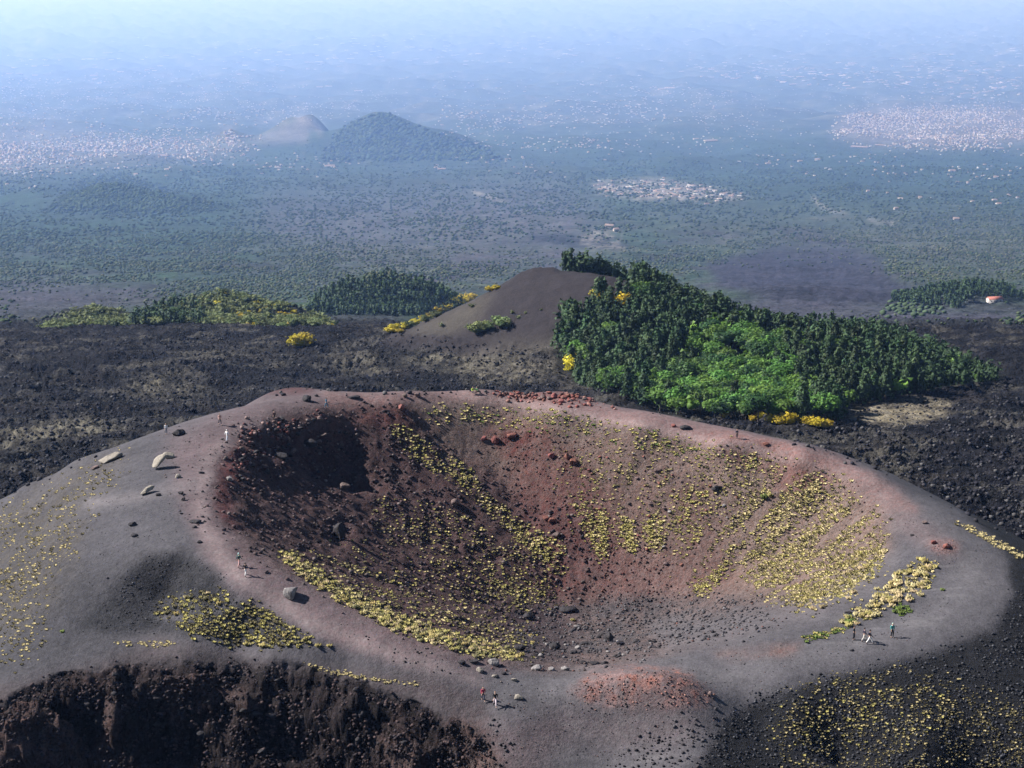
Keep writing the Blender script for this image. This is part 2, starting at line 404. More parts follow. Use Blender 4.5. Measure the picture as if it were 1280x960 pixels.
# edges of zones wander a little with the ground
wamp = np.clip(2600/np.maximum(GYY, 150), 3, 12)
WX = PX+wn*wamp; WY = PY+wn2*wamp*.55
def paint(m, col, amt=1.0, detail=None, where=1.0, noise=None):
    a = look(m, WX, WY)*amt*where
    if noise is not None: a = np.clip(a*noise, 0, 1)
    a = a[..., None]
    COL[..., :3] = COL[..., :3]*(1-a)+np.array(col)*a
    if detail is not None: COL[..., 3:] = COL[..., 3:]*(1-a)+detail*a
fine = sstep(-.25, .45, fbm(GXX/1.6, GYY/1.6, 83, 4, .65))
med = sstep(-.3, .3, fbm(GXX/6, GYY/6, 84, 4, .6))
# lava field
lavn = fbm(GXX/14, GYY/9, 85, 5, .6)[..., None]
COL[..., :3] = np.array([.031, .031, .041])*(1+.8*lavn)
yel = sstep(-.04, .36, fbm(GXX/34, GYY/16, 86, 4, .6)+.35*fbm(GXX/5, GYY/3, 87, 3))*sstep(280, 330, GYY)
COL[..., :3] = COL[..., :3]*(1-.5*yel[..., None])+np.array([.17, .155, .125])*.5*yel[..., None]
brn = sstep(.1, .5, fbm(GXX/25, GYY/25, 88, 3))*.5
COL[..., :3] = COL[..., :3]*(1-brn[..., None])+np.array([.062, .052, .05])*brn[..., None]
COL[..., 3] = 1
isl = sstep(280, 300, GYY)*(1-KC)
paint(zone([(1040,505),(1195,505),(1185,520),(1120,545),(1060,530)], 6), (.26,.22,.15), .85, .8, isl, .6+.5*med)
for cx, cy_, rx, ry in ((210,490,60,6),(100,545,60,12),(40,560,40,10),(560,458,60,8),(640,470,70,14),(760,490,50,9),(600,440,30,12),(450,465,40,5),(1000,545,40,6),(1100,585,50,6),(1130,572,40,3),(320,452,70,4)):
    paint(ell(cx, cy_, rx, ry, 7), (.24,.215,.155), .8, .8, isl, .3+med*.8)
paint(zone([(640,420),(705,430),(720,480),(840,515),(800,515),(700,492),(600,480),(560,465)], 8), (.12,.105,.085), .6, .9, isl, .4+med*.7)
# main cone
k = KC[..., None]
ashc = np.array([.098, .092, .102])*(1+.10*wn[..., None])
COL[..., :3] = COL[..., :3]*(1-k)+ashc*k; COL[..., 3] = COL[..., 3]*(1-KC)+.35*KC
KN = KC*(GYY < 330)
# dark outer flanks and black ground
paint(zone([(1400,640),(1198,637),(1240,670),(1258,703),(1266,742),(1240,790),(1150,822),(1050,845),(960,868),(905,900),(878,960),(870,1100),(1600,1100),(1600,640),(1300,660)], 5), (.036,.036,.042), .96, 1.0, KN)
paint(zone([(-200,640),(-200,1000),(0,870),(90,820),(160,800),(200,760),(170,700),(110,690),(60,640),(0,640)], 26), (.072,.069,.077), .8, .6, KN)
paint(zone([(-200,600),(0,640),(60,600),(145,562),(165,575),(105,640),(100,700),(60,760),(0,800),(-200,800)], 12), (.115,.098,.082), .7, .9, KN, .3+.8*fine)
paint(zone([(140,745),(160,712),(185,694),(212,689),(245,697),(275,715),(300,745),(385,792),(330,802),(240,794),(170,790),(100,788),(110,765)], 4), (.060,.059,.066), .85, 1.0, KN, .75+.4*fine)
paint(zone([(170,715),(195,695),(230,698),(265,720),(290,755),(230,745),(180,745)], 3), (.042,.041,.046), .55, 1.0, KN, .5+.6*fine)
paint(zone([(0,862),(100,836),(200,800),(430,838),(540,845),(620,880),(640,960),(560,900),(430,850),(330,828),(230,823),(130,834),(60,855),(0,890)], 9), (.115,.090,.092), .75, .6, KN)
# paths: purple on the left, pink on the far side, grey in front
lipbad = zone([(420,488),(330,498),(280,515),(225,560),(222,620),(250,690),(330,750),(430,810),(600,840),(640,845),(690,838),(560,806),(430,752),(315,680),(278,640),(272,600),(290,558),(330,530),(420,512)], 9)
paint(lipbad, (.150,.108,.112), .85, .25, KN)
paint(zone([(200,541),(330,500),(330,530),(290,560),(272,600),(240,640),(215,600)], 12), (.150,.112,.118), .7, .25, KN)
paint(zone([(600,840),(700,835),(1000,795),(1140,760),(1200,700),(1160,640),(1100,610),(1200,640),(1258,700),(1262,740),(1230,780),(1150,805),(1000,835),(920,880),(870,960),(640,960),(620,900)], 7), (.110,.103,.112), .8, .2, KN)
farp = zone([(400,490),(520,487),(600,486),(700,495),(800,510),(880,528),(960,543),(1040,565),(1100,598),(1160,640),(1100,640),(1000,583),(900,563),(800,543),(700,523),(600,506),(500,506),(410,514)], 4)
paint(farp, (.195,.125,.120), .9, .35, KN)
paint(zone([(560,490),(700,508),(850,538),(940,556),(1060,595),(1040,597),(900,560),(700,519),(600,503)], 3), (.245,.185,.180), .6, .2, KN)
paint(zone([(640,487),(730,490),(720,504),(640,498)], 3), (.23,.095,.08), .7, .9, KN, .4+fine)
paint(zone([(880,535),(960,545),(1010,565),(1060,585),(1040,590),(960,565),(880,550)], 3), (.25,.12,.10), .7, .9, KN, .1+fine*med*1.3)
paint(zone([(1035,588),(1110,615),(1200,680),(1190,700),(1100,650)], 9), (.16,.118,.118), .7, .3, KN)
paint(ell(350,486,50,9,4), (.13,.068,.070), .9, .4, KN)
# crater walls
paint(INNER, (.180,.118,.103), 1.0, .95, KN)
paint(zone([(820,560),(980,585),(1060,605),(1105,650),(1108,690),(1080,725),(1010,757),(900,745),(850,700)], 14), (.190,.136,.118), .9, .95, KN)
paint(DARKW, (.108,.064,.063), .92, 1.0, KN)  # left wall's shade painted into the ground colour up to the shadow edge
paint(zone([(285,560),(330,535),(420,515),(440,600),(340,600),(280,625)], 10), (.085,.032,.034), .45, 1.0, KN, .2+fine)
paint(zone([(500,505),(600,505),(820,545),(830,600),(700,600),(560,570)], 10), (.150,.118,.100), .6, 1.0, KN, .4+.6*med)
paint(zone([(610,530),(650,535),(720,560),(752,610),(775,660),(800,720),(800,750),(690,748),(655,660),(640,590)], 12), (.150,.068,.062), .9, .9, KN, .55+.5*fine)
paint(zone([(600,535),(700,540),(640,575)], 5), (.125,.040,.038), .7, 1.0, KN, .3+fine)
paint(zone([(420,515),(500,508),(520,540),(470,530)], 6), (.14,.05,.048), .6, 1.0, KN)
paint(zone([(720,680),(860,690),(900,730),(820,750),(720,752)], 14), (.18,.108,.100), .8, .9, KN, .5+.5*med)
paint(zone([(840,600),(880,600),(900,680),(930,730),(880,740),(850,690)], 12), (.15,.085,.078), .6, .8, KN)
paint(zone([(980,580),(1050,598),(1010,625),(960,610)], 7), (.19,.09,.08), .6, .8, KN)
paint(zone([(900,565),(1000,580),(1000,600),(900,580)], 5), (.17,.085,.078), .5, .8, KN)
paint(zone([(640,758),(760,748),(900,742),(1000,750),(960,785),(850,810),(740,830),(640,828)], 9), (.098,.090,.098), .85, .9, KN, .55+.5*med)
paint(zone([(560,745),(640,745),(720,775),(700,830),(620,800)], 11), (.098,.066,.070), .8, .7, KN)
paint(zone([(640,785),(700,780),(720,830),(640,830)], 8), (.085,.068,.072), .6, .7, KN)
paint(zone([(272,590),(290,560),(300,545),(300,580),(286,620),(300,665),(285,655),(270,630)], 4), (.14,.050,.050), .8, .6, KN)
paint(zone([(800,775),(960,760),(1060,720),(1110,690),(1130,700),(1080,765),(960,800),(830,815)], 8), (.118,.108,.116), .85, .2, KN)
paint(zone([(195,771),(240,771),(275,757),(312,741),(330,735),(330,740),(312,746),(278,761),(242,775),(195,775)], 1.2), (.135,.125,.132), .7, .2, KN)
paint(zone([(105,626),(160,616),(250,600),(262,606),(180,624),(110,638)], 5), (.17,.15,.155), .7, .2, KN)
paint(zone([(262,560),(285,540),(330,518),(340,524),(300,545),(272,580),(258,620),(262,660),(310,720),(400,775),(520,820),(610,850),(600,858),(480,822),(380,785),(290,725),(246,665),(244,610)], 6), (.205,.158,.158), .8, .15, KN)
paint(zone([(640,860),(760,832),(900,838),(1040,806),(1140,770),(1210,715),(1190,670),(1215,690),(1232,725),(1170,782),(1050,818),(920,856),(860,900),(800,900),(690,890)], 9), (.140,.130,.138), .6, .15, KN)
rp = sstep(.05, .4, fbm(GXX/9, GYY/1.3, 98, 3))
paint(zone([(640,860),(900,860),(860,960),(640,960)], 12)+zone([(1040,770),(1180,700),(1240,720),(1140,800),(1000,825)], 10), (.155,.145,.150), .5, .1, KN, rp)
# red and orange patches
paint(zone([(710,862),(740,842),(800,836),(850,842),(885,866),(888,882),(830,886),(740,880)], 5), (.27,.14,.12), .9, .9, KN, .35+.75*fine*(.5+med))
paint(zone([(760,838),(850,838),(870,850),(800,846)], 3), (.34,.14,.10), .6, .9, KN, .1+fine*med*1.4)
paint(zone([(700,886),(890,884),(850,930),(640,930)], 16), (.155,.122,.126), .7, .5, KN)
paint(zone([(890,818),(980,808),(1010,806),(990,820),(920,828)], 5), (.22,.13,.11), .7, .4, KN, .2+.8*med)
paint(ell(1178,680,20,9,3), (.225,.125,.115), .85, .9, KN, .5+.5*fine)
paint(zone([(600,900),(700,905),(680,960),(600,960)], 14), (.13,.095,.10), .6, .6, KN)
paint(ell(300,735,26,10,6)*.8, (.12,.092,.10), .6, .4, KN)
# lower crater
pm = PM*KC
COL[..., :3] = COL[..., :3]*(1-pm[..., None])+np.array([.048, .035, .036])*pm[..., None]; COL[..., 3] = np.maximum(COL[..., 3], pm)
pw = (GYY < 185)*KC
for zz in ([(60,870),(130,845),(200,840),(140,880)], [(190,860),(290,855),(300,885),(210,890)], [(290,870),(330,865),(310,930),(280,940)], [(130,860),(165,880),(150,960),(110,950)], [(-20,930),(60,925),(150,950),(200,975),(-20,990)], [(450,910),(600,905),(620,960),(480,960)]):
    paint(zone(zz, 9), (.135,.088,.080), .85, 1.0, pw, .3+med*.8)  # brown patches, lightened to paint sunlit ribs and ledges of the wall
# near hillside under the camera
ns = sstep(150, 130, GYY)[..., None]; COL[..., :3] = COL[..., :3]*(1-ns)+np.array([.07, .062, .064])*ns
# small black cone and the ground below the trees
CONE2M = sstep(1.12, .92, np.sqrt(((GXX-bx)/60)**2+((GYY-622)/52)**2))*(1-KC)
c2 = CONE2M[..., None]; COL[..., :3] = COL[..., :3]*(1-c2)+np.array([.058, .049, .054])*c2; COL[..., 3] = COL[..., 3]*(1-.4*CONE2M)
paint(zone([(500,420),(560,388),(620,362),(600,400),(560,420)], 6), (.13,.115,.085), .5, .5, CONE2M)
paint(zone([(620,425),(700,420),(700,445),(600,445)], 8), (.12,.105,.085), .5, .8, isl)
FORESTB = zone([(700,310),(790,310),(850,335),(880,375),(860,400),(700,400)], 3)
FOREST = zone([(716,392),(750,381),(790,373),(830,373),(860,382),(925,404),(1000,412),(1080,422),(1150,440),(1262,478),(1180,486),(1110,500),(1055,512),(1045,528),(960,530),(850,522),(800,508),(720,480),(697,445),(697,405)], 4)
paint(FOREST, (.045,.052,.026), .85, 1.0, isl)
paint(ell(1050,440,120,25,10), (.03,.03,.032), .1, None, isl)
# ---- the plain far below
pl = sstep(760, 1000, GYY)
lnY = np.log(np.maximum(GYY, 10))
n_a = fbm(GXX/130, GYY/200, 91, 5, .6); n_b = fbm(GXX/700+4, GYY/1100, 92, 5, .6); n_c = fbm(GXX/2600, GYY/5000, 93, 4, .6)
lavc = np.array([.060, .052, .072]); scr = np.array([.032, .060, .034]); pale = np.array([.15, .145, .115])
g = sstep(-.30, .30, .6*n_b+.5*n_a+.15+.25*sstep(2500, 6000, GYY))[..., None]
pc = lavc*(1-g)+scr*g
pp = sstep(.15, .55, n_a*.9+.4*n_c+.30*fbm(GXX/45, GYY/60, 94, 3))[..., None]*(.45+.35*sstep(8000, 16000, GYY))[..., None]
pc = pc*(1-pp)+pale*pp
ff = sstep(11000, 17000, GYY)[..., None]
fld = (sstep(0, .4, fbm(GXX/420, GYY/520, 95, 4, .7))[..., None])
pc = pc*(1-ff)+(np.array([.05,.065,.05])*(1-fld)+np.array([.13,.13,.11])*fld)*ff
COL[..., :3] = COL[..., :3]*(1-pl[..., None])+pc*pl[..., None]; COL[..., 3] = COL[..., 3]*(1-pl)+.8*pl
P = pl
def pz(pts, r, col, amt, det=None, nz=None): paint(zone(pts, r), col, amt, det, P, nz)
pz([(880,330),(960,308),(1060,306),(1100,320),(1110,345),(1160,372),(1120,385),(980,382),(900,360)], 5, (.034,.033,.052), .95, .9)
pz([(860,392),(960,378),(1120,388),(1280,392),(1280,478),(1180,470),(1000,400)], 6, (.050,.047,.066), .85, .9)
pz([(-40,352),(80,352),(200,368),(230,380),(100,400),(60,418),(-40,420)], 7, (.050,.046,.060), .8, .7)
pz([(380,396),(520,396),(480,420),(420,416)], 5, (.045,.042,.055), .8, .7)
pz([(-40,205),(250,215),(560,190),(640,205),(560,235),(400,300),(-40,310)], 22, (.026,.055,.036), .8, .8, .6+.4*med)
pz([(700,185),(1300,180),(1300,265),(1100,255),(900,225),(700,215)], 18, (.026,.052,.036), .8, .8)
pz([(330,245),(700,225),(760,260),(720,330),(420,330),(300,290)], 22, (.100,.086,.108), .8, .8, .5+.5*med)
pz([(760,255),(1280,270),(1280,350),(1130,345),(1060,300),(860,300)], 20, (.078,.080,.072), .6, .8)
pz([(742,226),(830,224),(905,238),(940,246),(900,252),(800,250),(745,240)], 3, (.30,.27,.26), .75, 1.0, np.clip(fbm(GXX/60, GYY/110, 96, 3)*2.2+.7, 0, 1))
pz([(655,290),(745,296),(775,303),(790,308),(770,314),(700,306),(660,298)], 2, (.022,.026,.034), .8, 1.0)
pz([(715,300),(750,284),(776,288),(776,306),(800,314),(740,312)], 2, (.24,.22,.20), .6, 1.0, np.clip(fbm(GXX/25, GYY/60, 97, 3)*2.5+.6, 0, 1))
# bald pale cones
pz([(310,178),(345,158),(368,147),(390,152),(385,178)], 3, (.14,.135,.135), .9, .4)
pz([(365,147),(385,143),(408,160),(400,166)], 2, (.21,.19,.18), .9, .4)
pz([(262,168),(285,155),(300,160),(290,170)], 3, (.14,.12,.11), .6, .4)
pz([(405,178),(440,152),(475,142),(520,160),(600,182),(612,196),(400,200)], 4, (.032,.044,.036), .9, .6)
pz([(60,245),(110,226),(160,224),(200,236),(240,262),(60,268)], 8, (.024,.040,.036), .9, .9)
# town ground, tracks
TOWN1 = zone([(-40,160),(60,150),(180,175),(330,172),(300,192),(180,205),(60,212),(-40,225)], 8); TOWN2 = zone([(1035,168),(1060,140),(1120,132),(1300,135),(1300,178),(1180,185),(1090,182)], 6)
paint(TOWN1, (.16,.145,.14), .55, 1, P); paint(TOWN2, (.18,.155,.15), .7, 1, P)
for pts_ in ([(1014,246),(1022,256),(1034,263),(1036,262),(1024,254),(1017,246)], [(590,238),(615,246),(636,256),(636,258),(614,248),(590,240)], [(1085,274),(1120,279),(1120,281),(1085,276)], [(1034,262),(1060,266),(1060,268),(1034,264)]):
    paint(zone(pts_, 1.2), (.33,.31,.28), .9, .3, P)
FHILL = np.zeros_like(GXX)
for h_ in HILLS[:15]: FHILL = np.maximum(FHILL, sstep(4, 9, h_(GXX, GYY))*(GYY > 900))
PATHM = np.clip(look(np.clip(lipbad+zone([(600,840),(700,835),(1000,795),(1140,760),(1200,700),(1160,640),(1100,610),(1200,640),(1258,700),(1262,740),(1230,780),(1150,805),(1000,835),(920,880),(870,960),(640,960),(620,900)], 3)+farp, 0, 1)*(1-INNER), WX, WY), 0, 1)*KN

lum_ = COL[..., :3].mean(-1); COL[..., :3] *= ((.60-.02*pl)*np.clip((lum_/.12)**(.55*(1-pl)), .1, 1.6))[..., None]

# faces of the sheet, split by what the ground is
idx = np.arange(NR*NC).reshape(NR, NC)
Q = np.stack([idx[:-1, :-1], idx[:-1, 1:], idx[1:, 1:], idx[1:, :-1]], -1).reshape(-1, 4)
def fc(a): return (a[:-1, :-1]+a[1:, 1:]+a[1:, :-1]+a[:-1, 1:]).reshape(-1)/4
# the pit wall is broken rock: push it in and out along the view-independent depth axis too
GYV = GYY+PM*(GYY < 200)*(fbm(GXX/3.4, ZZ/2.3, 101, 5, .62)*2.4+np.abs(fbm(GXX/7, ZZ/4.5, 102, 3))*2.4)*sstep(138, 146, GYY)
VALL = np.stack([GXX, GYV, ZZ], -1).reshape(-1, 3); CALL = COL.reshape(-1, 4)
kcf = fc(KC); yf = fc(GYY); pf = fc(PM); pathf = fc(PATHM); cone2f = fc(CONE2M); hillf = fc(FHILL)
region = np.where(kcf > .5, 0, np.where(yf < 160, 4, np.where(yf < 1150, 1, 2)))
region = np.where((region == 0) & (pf > .5), 3, region)
region = np.where((region == 0) & (pathf > .5) & (pf < .3), 5, region)
region = np.where((region == 1) & (cone2f > .5), 6, region)
region = np.where((region == 2) & (hillf > .35), 7, region)
for ri, nm, mt in ((0,'crater',M['ash']),(1,'lava_field',M['lava']),(2,'plain',M['plain']),(3,'lower_crater',M['pit']),(4,'near_slope',M['ash']),(5,'footpath',M['ash']),(6,'cinder_cone',M['ash']),(7,'hills',M['plain'])):
    q = Q[region == ri]
    if len(q) == 0: continue
    uq, inv = np.unique(q, return_inverse=True)
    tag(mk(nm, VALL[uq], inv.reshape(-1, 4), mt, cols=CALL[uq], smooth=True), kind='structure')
# ------------------------------------------------------------------ materials of things
simple('pale_stone', (.20,.175,.145), noise=(3, .25, .08)); simple('grey_stone', (.17,.155,.15), noise=(3, .4, .1)); simple('dark_stone', (.022,.019,.021), noise=(3, .5, .1))
simple('red_stone', (.16,.062,.048), noise=(3, .4, .1), rnd=.25); simple('brown_stone', (.095,.066,.060), noise=(3, .4, .1), rnd=.25)
simple('pine_leaf', (.030,.055,.020), rough=.7, rnd=.45, tint=.35, transl=.12); simple('leaf', (.078,.155,.026), rough=.6, rnd=.32, tint=.35, transl=.3)
simple('leaf_dark', (.030,.072,.018), rough=.6, rnd=.3, tint=.35, transl=.25)
simple('broom_leaf', (.40,.31,.02), rough=.6, rnd=.25, tint=.35, transl=.25); simple('shrub_leaf', (.095,.118,.042), rough=.7, rnd=.4, tint=.35, transl=.2)
simple('bark', (.075,.055,.042), noise=(4, .4))
simple('straw', (.38,.305,.16), rnd=.3, tint=.55, transl=.25); simple('green_tuft', (.10,.135,.03), rnd=.25, tint=.3, transl=.25); simple('gold_tuft', (.30,.25,.09), rnd=.3, tint=.55, transl=.25)
simple('olive_tuft', (.135,.122,.056), rnd=.3, tint=.55, transl=.2)
CLOTH = {}
def cloth(c):
    k = tuple(c)
    if k not in CLOTH: CLOTH[k] = simple('cloth', k, rough=.85, noise=(20, .15))
    return CLOTH[k]

# ------------------------------------------------------------------ small meshes
def ico(sub=0):
    bm = bmesh.new(); bmesh.ops.create_icosphere(bm, subdivisions=sub+1, radius=1)
    V = np.array([v.co[:] for v in bm.verts]); F = np.array([[v.index for v in f.verts] for f in bm.faces]); bm.free(); return V, F
I0 = ico(0); I1 = ico(1); I2 = ico(2)
def rockmesh(seed, base, cuts=7, rough=.16, flat=.7):
    r = np.random.default_rng(seed); V, F = base; V = V.copy()
    for _ in range(cuts):
        n = r.normal(size=3); n /= np.linalg.norm(n); d = r.uniform(.5, .85)
        s = V@n; k = s > d; V[k] -= (s[k]-d)[:, None]*n
    V *= 1+rough*(fbm(V[:, 0]*2+seed, V[:, 1]*2+V[:, 2]*2.3, seed, 3)[:, None]+r.uniform(-.25, .25, (len(V), 1))*(1 if len(V) < 50 else .8))
    V *= np.array([1, r.uniform(.65, 1), flat]); return V, F
def leafcloud(pts, nrmv, size, r, k=3, flat=.5):
    """small leaf-clump faces at pts, roughly facing nrmv; returns V,F"""
    n = len(pts); V = []; F = []
    a = r.normal(size=(n*k, 3))*np.array([1, 1, flat]); base = np.repeat(pts, k, 0)+r.normal(size=(n*k, 3))*size*.45
    nn = np.repeat(nrmv, k, 0)+r.normal(size=(n*k, 3))*.55; nn /= np.linalg.norm(nn, axis=1)[:, None]
    t = np.cross(nn, a); t /= np.linalg.norm(t, axis=1)[:, None]+1e-6; b = np.cross(nn, t)
    s = size*r.uniform(.55, 1.25, (n*k, 1))
    P = np.stack([base+t*s*.6, base-t*s*.45+b*s*.5, base-t*s*.35-b*s*.55, base+nn*s*.25], 1).reshape(-1, 3)
    i = np.arange(n*k)*4
    F = np.concatenate([np.c_[i, i+1, i+3], np.c_[i+1, i+2, i+3], np.c_[i+2, i, i+3]]); return P, F
def crown(kind, seed, n, k, size):
    r = np.random.default_rng(seed); H = 1.0
    if kind == 'pine':       # unit height: whorls of boughs, narrow irregular cone
        t = r.uniform(0, 1, n)**.85; z = .13+.87*t; R = .215*(1-t)**.75*(1+.28*np.sin(t*38+seed))*(1+.1*r.normal(size=n))+.012
        a = r.uniform(0, 2*np.pi, n)
        lob = 1+.22*np.sin(a*3+seed+z*7)
        rr = R*lob*np.sqrt(r.uniform(.35, 1, n)); p = np.c_[np.cos(a)*rr, np.sin(a)*rr, z-.03*rr/.2]; nn = np.c_[np.cos(a), np.sin(a), .45+0*a]
    else:                    # broad dome of several lobes
        m = 9; c = r.normal(size=(m, 3)); c /= np.linalg.norm(c, axis=1)[:, None]; c[:, 2] = np.abs(c[:, 2])*.9-.1; c = c*np.array([.25, .25, .22])+[0, 0, .6]
        if kind == 'bush': c = c*np.array([1.5, 1.5, 1.1])-[0, 0, .26]
        rad = r.uniform(.15, .26, m); w_ = r.integers(0, m, n); d = r.normal(size=(n, 3)); d /= np.linalg.norm(d, axis=1)[:, None]; d[:, 2] = np.where(d[:, 2] < -.5, -d[:, 2], d[:, 2])
        p = c[w_]+d*rad[w_][:, None]*r.uniform(.8, 1.05, (n, 1)); nn = d
        p[:, 2] = np.maximum(p[:, 2], .02)
    nn = nn/np.linalg.norm(nn, axis=1)[:, None]
    V, F = leafcloud(p, nn, size, r, k)
    tint = np.repeat(np.clip(.5+.32*r.normal(size=n*k), 0, 1), 4)
    # darkened leaf-coloured core closes the view through the middle
    CV, CF = I0 if n < 120 else I1
    if kind == 'pine': CV = CV*np.array([.11, .11, .36])+[0, 0, .52]
    elif kind == 'bush': CV = CV*np.array([.36, .36, .3])+[0, 0, .33]
    else: CV = CV*np.array([.27, .27, .24])+[0, 0, .62]
    F = np.concatenate([F, CF+len(V)]); V = np.concatenate([V, CV]); tint = np.r_[tint, np.full(len(CV), .15)]
    return V, F, tint
def trunk(h=.5, r0=.022, lean=0.0, limbs=3, seed=0):
    r = np.random.default_rng(seed); V = []; F = []
    def tube(a, b, ra, rb, k=6):
        a = Vector(a); b = Vector(b); d = (b-a).normalized(); u = d.orthogonal().normalized(); v = d.cross(u); o = len(V)
        for c_, rr in ((a, ra), ((a+b)/2, (ra+rb)/2*.95), (b, rb)):
            for i in range(k): V.append(tuple(c_+u*math.cos(6.2832*i/k)*rr+v*math.sin(6.2832*i/k)*rr))
        for s_ in (0, 1):
            for i in range(k): F.append((o+s_*k+i, o+s_*k+(i+1) % k, o+s_*k+k+(i+1) % k, o+s_*k+k+i))
    tube((0, 0, -.04), (lean, 0, h), r0, r0*.45)
    for i in range(limbs):
        a = i*2.4+r.uniform(0, 1); z = h*(.45+.5*i/max(1, limbs)); tube((lean*z/h, 0, z), (math.cos(a)*.16, math.sin(a)*.16, z+.13), r0*.4, r0*.15, 4)
    return np.array(V), np.array(F)
def obj_copy(o, parent=None):
    c = o.copy(); return link(c, parent)

# ------------------------------------------------------------------ trees
def sample_world(x0, x1, y0, y1, sp, mask, thr=.5, jit=.42):
    nx = int((x1-x0)/sp); ny = int((y1-y0)/sp)
    X, Y = np.meshgrid(x0+sp*np.arange(nx), y0+sp*np.arange(ny)); X = X+(np.arange(ny) % 2)[:, None]*sp*.5
    X = (X+rng.uniform(-jit, jit, X.shape)*sp).ravel(); Y = (Y+rng.uniform(-jit, jit, Y.shape)*sp).ravel()
    Z = gz(X, Y); px, py = project(X, Y, Z); k = look(mask, px, py) > thr
    return X[k], Y[k], Z[k], px[k], py[k]
TREES = {}      # kind -> list of (x, y, z, h, wfac, zone label, group)
def add_trees(kind, X, Y, Z, h, wf, label, group):
    L_ = TREES.setdefault(kind, [])
    for i in range(len(X)): L_.append((X[i], Y[i], Z[i], h[i], wf[i], label, group, h[i]/math.hypot(X[i], Y[i])))
FBR = np.clip(zone([(868,402),(925,398),(970,412),(1000,425),(1000,445),(965,468),(990,498),(1050,532),(880,530),(815,512),(812,490),(850,466),(872,440)], 5)+zone([(770,368),(800,352),(822,362),(800,385)], 4)
   +zone([(1030,440),(1060,430),(1080,450),(1050,460)], 6)*.8+zone([(720,470),(770,478),(830,515),(790,506)], 4)*.9+zone([(700,420),(716,420),(735,470),(715,470)], 3)*.6, 0, 1)
X, Y, Z, px, py = sample_world(5, 210, 425, 690, 3.5, FOREST, .5)
X2, Y2, Z2, px2, py2 = sample_world(5, 140, 622, 720, 3.3, FORESTB, .5); kq = (X2 > 20)
X, Y, Z, px, py = [np.r_[a, b[kq]] for a, b in ((X, X2), (Y, Y2), (Z, Z2), (px, px2), (py, py2))]
br = look(FBR, px+rng.normal(size=len(X))*7, py+rng.normal(size=len(X))*4) > .5
top_ = np.interp(px, [700, 860, 1000, 1250], [360, 376, 410, 468]); bot_ = np.interp(px, [697, 800, 850, 1045, 1250], [480, 512, 528, 528, 480]); fr_ = (py-top_)/(bot_-top_)
br &= (fr_ > .24) | (px < 830)
br |= (rng.uniform(size=len(X)) < .07)
pi_ = ~br
h = rng.uniform(6.0, 10.6, len(X))*(1-.45*sstep(1080, 1250, px)); 
left = px < 860
top_ = np.interp(px, [700, 860, 1000, 1250], [360, 376, 410, 468]); bot_ = np.interp(px, [697, 800, 850, 1045, 1250], [480, 512, 528, 528, 480]); fr_ = (py-top_)/(bot_-top_)
SEC = ((px < 760, 'at the left end of the wood'), ((px >= 760) & (px < 860), 'in the left half of the wood'), ((px >= 860) & (px < 960), 'in the middle of the wood'), ((px >= 960) & (px < 1070), 'in the right half of the wood'), (px >= 1070, 'on the tapering right end of the wood'))
ROW = ((fr_ < .3, 'along the skyline'), ((fr_ >= .3) & (fr_ < .7), 'halfway down'), (fr_ >= .7, 'near the front edge'))
ZL = [(a & b, f'{rl} {sl}') for a, sl in SEC for b, rl in ROW]
for sel, lab in [(a, 'dark green pine '+b) for a, b in ZL]:
    k = sel & pi_; add_trees('pine_tree', X[k], Y[k], Z[k], h[k], rng.uniform(.85, 1.25, k.sum()), lab, 'pines of the wood behind the crater')
k = br; thin = rng.uniform(size=len(X)) < .72; bright = rng.uniform(size=len(X)) < .62  # deep green is a leaf colour drawn at random per tree
for sel, kd, lab in [(bright & a, 'broadleaf_tree', 'bright green broadleaf tree '+b) for a, b in ZL]+[(~bright & a, 'deep_green_broadleaf_tree', 'deep green broadleaf tree '+b) for a, b in ZL]:
    q = k & thin & sel; add_trees(kd, X[q], Y[q], Z[q], h[q]*.80, rng.uniform(.9, 1.25, q.sum()), lab, 'broadleaf trees of the wood behind the crater')
X, Y, Z, px, py = sample_world(45, 130, 565, 640, 3.2, zone([(780,340),(830,345),(862,358),(880,384),(795,378)], 3), .5)
add_trees('pine_tree', X, Y, Z, rng.uniform(6.5, 10, len(X)), rng.uniform(.85, 1.2, len(X)), 'dark green pine along the skyline just right of the bare cone', 'pines of the wood behind the crater')
# far pine knolls
KN1 = zone([(380,394),(395,376),(430,358),(480,348),(540,358),(588,374),(570,392),(480,399)], 2); KN2 = zone([(1112,380),(1130,360),(1180,348),(1290,354),(1290,376),(1220,376),(1200,386)], 2)
X, Y, Z, px, py = sample_world(-230, -20, 1180, 1400, 5.6, KN1); add_trees('pine_tree', X, Y, Z, rng.uniform(6.5, 9.5, len(X)), rng.uniform(.9, 1.2, len(X)), 'small dark pine on the rounded knoll left of the bare black cone', 'pines on the far knoll')
X, Y, Z, px, py = sample_world(300, 520, 1330, 1560, 6.2, KN2); add_trees('pine_tree', X, Y, Z, rng.uniform(7, 11, len(X)), rng.uniform(.9, 1.2, len(X)), 'small dark pine in the far wood near the red roofed farmhouse', 'pines by the farmhouse')
